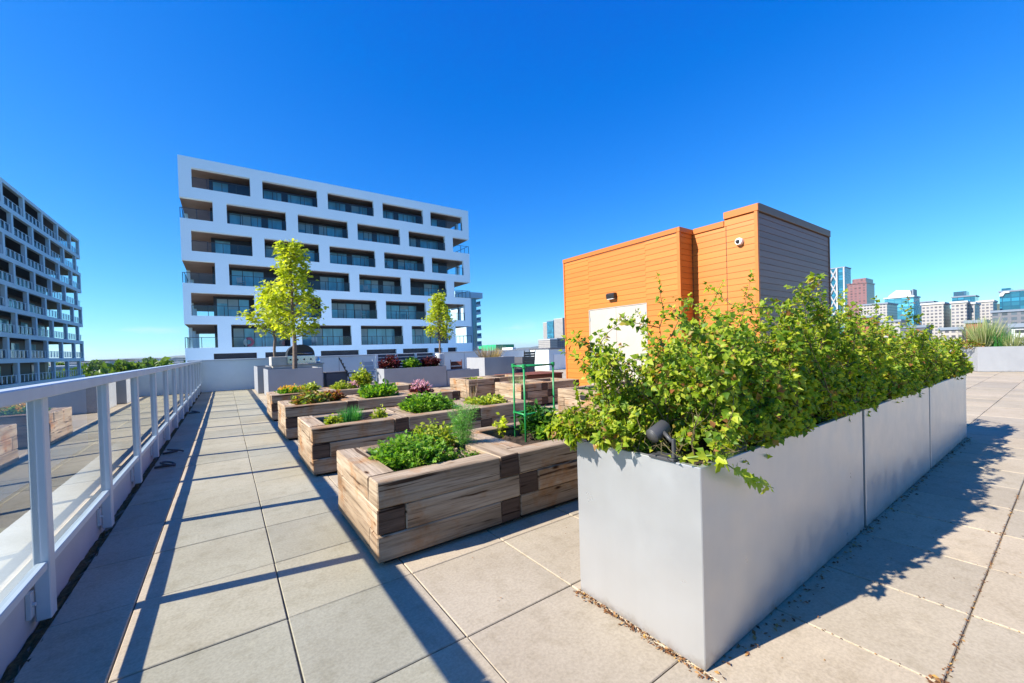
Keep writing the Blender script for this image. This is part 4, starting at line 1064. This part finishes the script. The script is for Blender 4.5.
# lattice tower
t, ya, yb, zt = tower(829.5, 844.5, 268.5, 820, 30, 'f_teal', 'tall slim glass tower with white diagonal lattice beside the pavilion')
b = MB(); X = 818.5; wl = (yb - ya); y0, y1 = ya + wl * .5, yb - .5
n = 6; hh = (zt - g) / n
for k in range(n):
    za, zb = g + k * hh, g + (k + 1) * hh
    b.tube([(X, y0, za), (X, y1, zb)], 1.0, 4); b.tube([(X, y1, za), (X, y0, zb)], 1.0, 4)
for yy in (y0, y1, ya + .6): b.box(X - .8, X + .8, yy - .9, yy + .9, g, zt)
b.build('lattice', 'tower_white', t)
# stepped rose tower
t, ya, yb, zt = tower(847, 866.5, 284, 790, 40, 'f_pink', 'rose brown stepped office tower right of the lattice tower', roof='f_pink')
a = on_x(847.2, 280, 790); b = MB(); b.box(792, 828, ya + 1, yb - 6, zt + 1.65, a[2]); b.build('upper_storey', 'f_pink', t)
tower(859, 887, 305, 560, 40, 'f_white', 'pale low apartment slab in front of the rose brown tower', name='apartment_tower')
t, ya, yb, zt = tower(884.5, 913.5, 298, 640, 30, 'f_cyan', 'bright blue glass office block with a white rounded roof', roof='tower_white')
wd = yb - ya; b = MB(); b.prism([(642, ya + wd * .08, zt + 1.7), (642, ya + wd * .12, zt + 8), (642, ya + wd * .6, zt + 9.5), (642, ya + wd * .86, zt + 4), (642, ya + wd * .9, zt + 1.7)], (24, 0, 0)); b.build('rounded_roof', 'tower_white', t)
b = MB(); b.box(642, 660, ya + wd * .02, ya + wd * .07, zt + 1.7, zt + 9); b.build('plant_room', 'tower_slate', t)
tower(915.5, 933, 302.5, 760, 30, 'f_navy', 'dark navy office block behind the pale apartment slabs')
tower(921.5, 943.5, 304.5, 520, 30, 'f_white', 'pale gridded apartment slab, left of two alike', name='apartment_tower', roof='tower_white')
tower(951, 966.5, 303, 520, 36, 'f_white', 'pale gridded apartment slab right of the first one', name='apartment_tower', roof='tower_white')
tower(968.5, 974.5, 304, 530, 30, 'f_white', 'narrow pale apartment slab at the right of the second one', name='apartment_tower', roof='tower_white')
t, ya, yb, zt = tower(952, 975, 297, 760, 30, 'f_teal', 'blue glass office block with a taller dark left part')
a = on_x(952, 292, 760); wd = yb - ya; b = MB(); b.box(762, 786, yb - wd * .62, yb - 1, zt + 1.7, a[2]); b.build('upper_storey', 'f_navy', t)
tower(977, 993, 302, 600, 30, 'f_white', 'white grey office block left of the big teal tower', roof='tower_white')
t, ya, yb, zt = tower(999.5, 1040, 291, 640, 40, 'f_teal', 'big teal glass tower with a white emblem at the right edge')
a = on_x(999.5, 288.5, 640); wd = yb - ya; b = MB(); b.box(643, 676, yb - wd * .28, yb - 1, zt + 1.7, a[2]); b.build('upper_storey', 'f_teal', t)
e = on_x(1004.5, 294, 638.5); b = MB(); b.prism([(638.6, e[1] + 3.4, e[2] - 2.2), (638.6, e[1] + 3, e[2] + 1), (638.6, e[1] + .4, e[2] + 2.8), (638.6, e[1] - 3, e[2] + 2.6), (638.6, e[1] - 3.2, e[2] + 1), (638.6, e[1] - .2, e[2] + .9), (638.6, e[1] + 1, e[2] - 2)], (1.2, 0, 0)); b.build('emblem', 'tower_white', t)
tower(992, 1040, 311.5, 480, 40, 'f_grey', 'long grey brick building below the big teal tower')
tower(966, 982, 323, 330, 25, 'f_brick', 'red brick building behind the ornamental grass')
t, ya, yb, zt = tower(1011, 1045, 327, 260, 25, 'tower_white', 'white building with dark horizontal window bands at the right edge')
for k in range(5):
    b = MB(); b.box(259.85, 259.99, ya, yb - 1, zt - 2.2 - k * 3.1, zt - 1.0 - k * 3.1); b.build('window', 'charcoal', t)
for k, (px0, px1, pt, X, m) in enumerate(((880, 900, 322, 420, 'f_white'), (900, 925, 328, 380, 'f_grey'), (850, 872, 318, 450, 'f_brick'), (940, 962, 330, 340, 'f_white'))):
    tower(px0, px1, pt, X, 22, m, ['pale low block half hidden behind the shrub tops', 'grey low block half hidden behind the shrub tops', 'brick low block half hidden behind the shrub tops', 'pale low block beside the red brick building'][k], name='city_block')
b = MB()
for i in range(60):
    t0, t1 = i / 60, (i + 1) / 60; f = lambda t: 1400 * (.0 + t) - 500
    hh = lambda t: g + 96 * (math.sin(math.pi * t) ** .6) * (.85 + .12 * math.sin(t * 17) + .06 * math.sin(t * 43))
    b.quad((1500, f(t0) , g), (1500, f(t1), g), (1650, f(t1), hh(t1)), (1650, f(t0), hh(t0))); b.quad((1650, f(t0), hh(t0)), (1650, f(t1), hh(t1)), (1900, f(t1), g), (1900, f(t0), g))
tag(b.build('hillside', 'hill'), kind='structure')
# towers far away between white block and pavilion
def tower_y(px0, px1, pyt, Y, dep, m, lab, name='office_tower', roof=None):
    a = on_y(px0, pyt, Y); c = on_y(px1, pyt, Y); t = empty(name, ((a[0] + c[0]) / 2, Y + dep / 2, g), lab, 'building')
    b = MB(); b.box(a[0], c[0], Y, Y + dep, g, a[2]); b.build('facade', m, t)
    b = MB(); b.box(a[0] - .5, c[0] + .5, Y - .5, Y + dep + .5, a[2] + .01, a[2] + 1.5); b.build('roof', roof or 'tower_slate', t); return t
tower_y(549, 554, 322.5, 820, 25, 'f_white', 'slim white tower left of the orange pavilion', 'apartment_tower', 'tower_white')
tower_y(553, 558.5, 321, 800, 25, 'f_teal', 'slim teal glass tower left of the orange pavilion')
tower_y(550, 557, 340, 500, 30, 'f_white', 'pale low block below the slim towers', 'apartment_tower', 'tower_white')
tower_y(557, 566, 339, 520, 30, 'f_grey', 'grey low block below the slim towers', 'apartment_tower')
tower_y(562.5, 570, 318.5, 700, 30, 'f_white', 'pale tower partly hidden by the orange pavilion edge', 'apartment_tower', 'tower_white')
b = MB(); a = on_y(496, 344.6, 300); c = on_y(514, 344.6, 300); b.box(a[0], c[0], 300, 330, g, a[2])
mat('green_roof', (.02, .36, .16), .5); tag(b.build('green_building', 'green_roof'), 'low building wrapped in bright green beyond the end wall', 'building')

# ------------------------------------------------------------------ far left city: trees and houses
protos = []
for k in range(3):
    t = empty('city_tree', (0, 0, 0), 'green street tree in the city beyond the roof edge', 'tree', 'trees in the far city'); q = np.random.RandomState(90 + k); lf = LF(90 + k)
    for i in range(520):
        d = unit(q.normal(0, 1, 3)); rr = q.uniform(.55, 1) * (1 + .25 * math.sin(d[0] * 5 + k) * math.cos(d[1] * 4))
        lf.add((d[0] * 3.6 * rr, d[1] * 3.6 * rr, 6.6 + d[2] * 4.0 * rr), d + q.normal(0, .5, 3), q.uniform(1.0, 1.9), d)
    lf.build('crown', 'far_leaf', OV, t); b = MB(); b.tube([(0, 0, 0), (0, 0, 6)], [.35, .2], 6); b.build('trunk', 'bark', t); protos.append(t)
used = set(); q = random.Random(17); placed = []
n_t = 0
TREES = []
for k in range(150):
    px = q.uniform(-20, 200); dd = q.choice([q.uniform(120, 260), q.uniform(300, 520), q.uniform(500, 900)]); TREES.append((px, dd))
for k in range(24): TREES.append((q.uniform(84, 152), q.uniform(330, 520)))
for k in range(14): TREES.append((q.uniform(462, 560), q.uniform(380, 700)))
for px, dd in TREES:
    d = unit(ray(px, 360) * (1, 1, 0)); x, y = d[0] * dd, d[1] * dd
    if -37 < x < -18 and 55 < y < 112: continue
    if -6 < x < 48 and 45 < y < 90: continue
    if n_t < 3: o = protos[n_t]
    else: o = copy_tree(protos[n_t % 3])
    n_t += 1; s = q.uniform(.75, 1.35); o.location = (x, y, g); o.scale = (s, s, s * q.uniform(.85, 1.15)); o.rotation_euler = (0, 0, q.uniform(0, 6))
noisy('roof_brown', (.16, .12, .10), (.22, .17, .14), .1, .8, bumps=0)
hp = []
for k, m in enumerate(('white_paint', 'white_paint', 'stone')):
    t = empty('city_house', (0, 0, 0), 'pale house or low block in the city beyond the roof edge', 'house', 'houses in the far city')
    b = MB(); b.box(-6 - 4 * k, 6 + 4 * k, -5, 5, 0, 6 + 2 * k); b.build('wall', m, t)
    b = MB()
    if k == 0: b.prism([(-6.5, -5.6, 6.01), (-6.5, 5.6, 6.01), (-6.5, 0, 9)], (13, 0, 0))
    else: b.box(-6.4 - 4 * k, 6.4 + 4 * k, -5.4, 5.4, 6.01 + 2 * k, 6.6 + 2 * k)
    b.build('roof', ('roof_brown', 'tower_white', 'tower_white')[k], t)
    b = MB()
    for i in range(4): b.box(-5 - 3 * k + i * (2.8 + 2 * k), -3.6 - 3 * k + i * (2.8 + 2 * k), -5.06, -5.002, 2, 3.5)
    b.build('window', 'charcoal', t); hp.append(t)
n_h = 0
HS = [(q.uniform(-20, 100), q.uniform(220, 700)) for k in range(40)] + [(q.uniform(90, 190), q.uniform(600, 1800)) for k in range(90)] + [(q.uniform(470, 560), q.uniform(550, 1500)) for k in range(24)]
for px, dd in HS:
    d = unit(ray(px, 360) * (1, 1, 0)); x, y = d[0] * dd, d[1] * dd
    if -40 < x < -14 and 50 < y < 116: continue
    o = hp[n_h] if n_h < 3 else copy_tree(hp[n_h % 3]); n_h += 1; s = q.uniform(.6, 1.2); o.location = (x, y, g); o.scale = (s, s, s * q.uniform(.8, 1.4)); o.rotation_euler = (0, 0, q.choice([0, R(90), R(15), R(-20)]))
b = MB()
for i in range(46):
    px = 70 + i * 2.9; dd = 2100 + (i * 37 % 11) * 260
    d = unit(ray(px, 360) * (1, 1, 0)); x, y = d[0] * dd, d[1] * dd; h = 9 + (i * 53 % 9); w_ = 36 + (i * 29 % 27)
    b.prism([(x - w_, y, g), (x + w_, y, g), (x + w_ * .6, y, g + h), (x - w_ * .2, y, g + h * 1.2), (x - w_ * .8, y, g + h * .6)], (0, 40, 0))
tag(b.build('far_wood', 'hill'), 'distant belts of trees along the horizon on the left', 'woods', kind='stuff')

# ------------------------------------------------------------------ air
m = bpy.data.materials.new('haze'); m.use_nodes = True; nt = m.node_tree; MATS['haze'] = m
nt.nodes.remove(nt.nodes['Principled BSDF'])
v = nd(nt, 'ShaderNodeVolumePrincipled'); v.inputs['Color'].default_value = (.80, .88, .97, 1); v.inputs['Density'].default_value = 5e-5; v.inputs['Anisotropy'].default_value = .2
nt.links.new(v.outputs[0], nt.nodes['Material Output'].inputs['Volume'])
b = MB(); b.box(-15500, 15500, -15500, 15500, g - 1, 125); tag(b.build('haze', 'haze'), 'thin pale summer haze over the whole city', 'haze', kind='stuff')
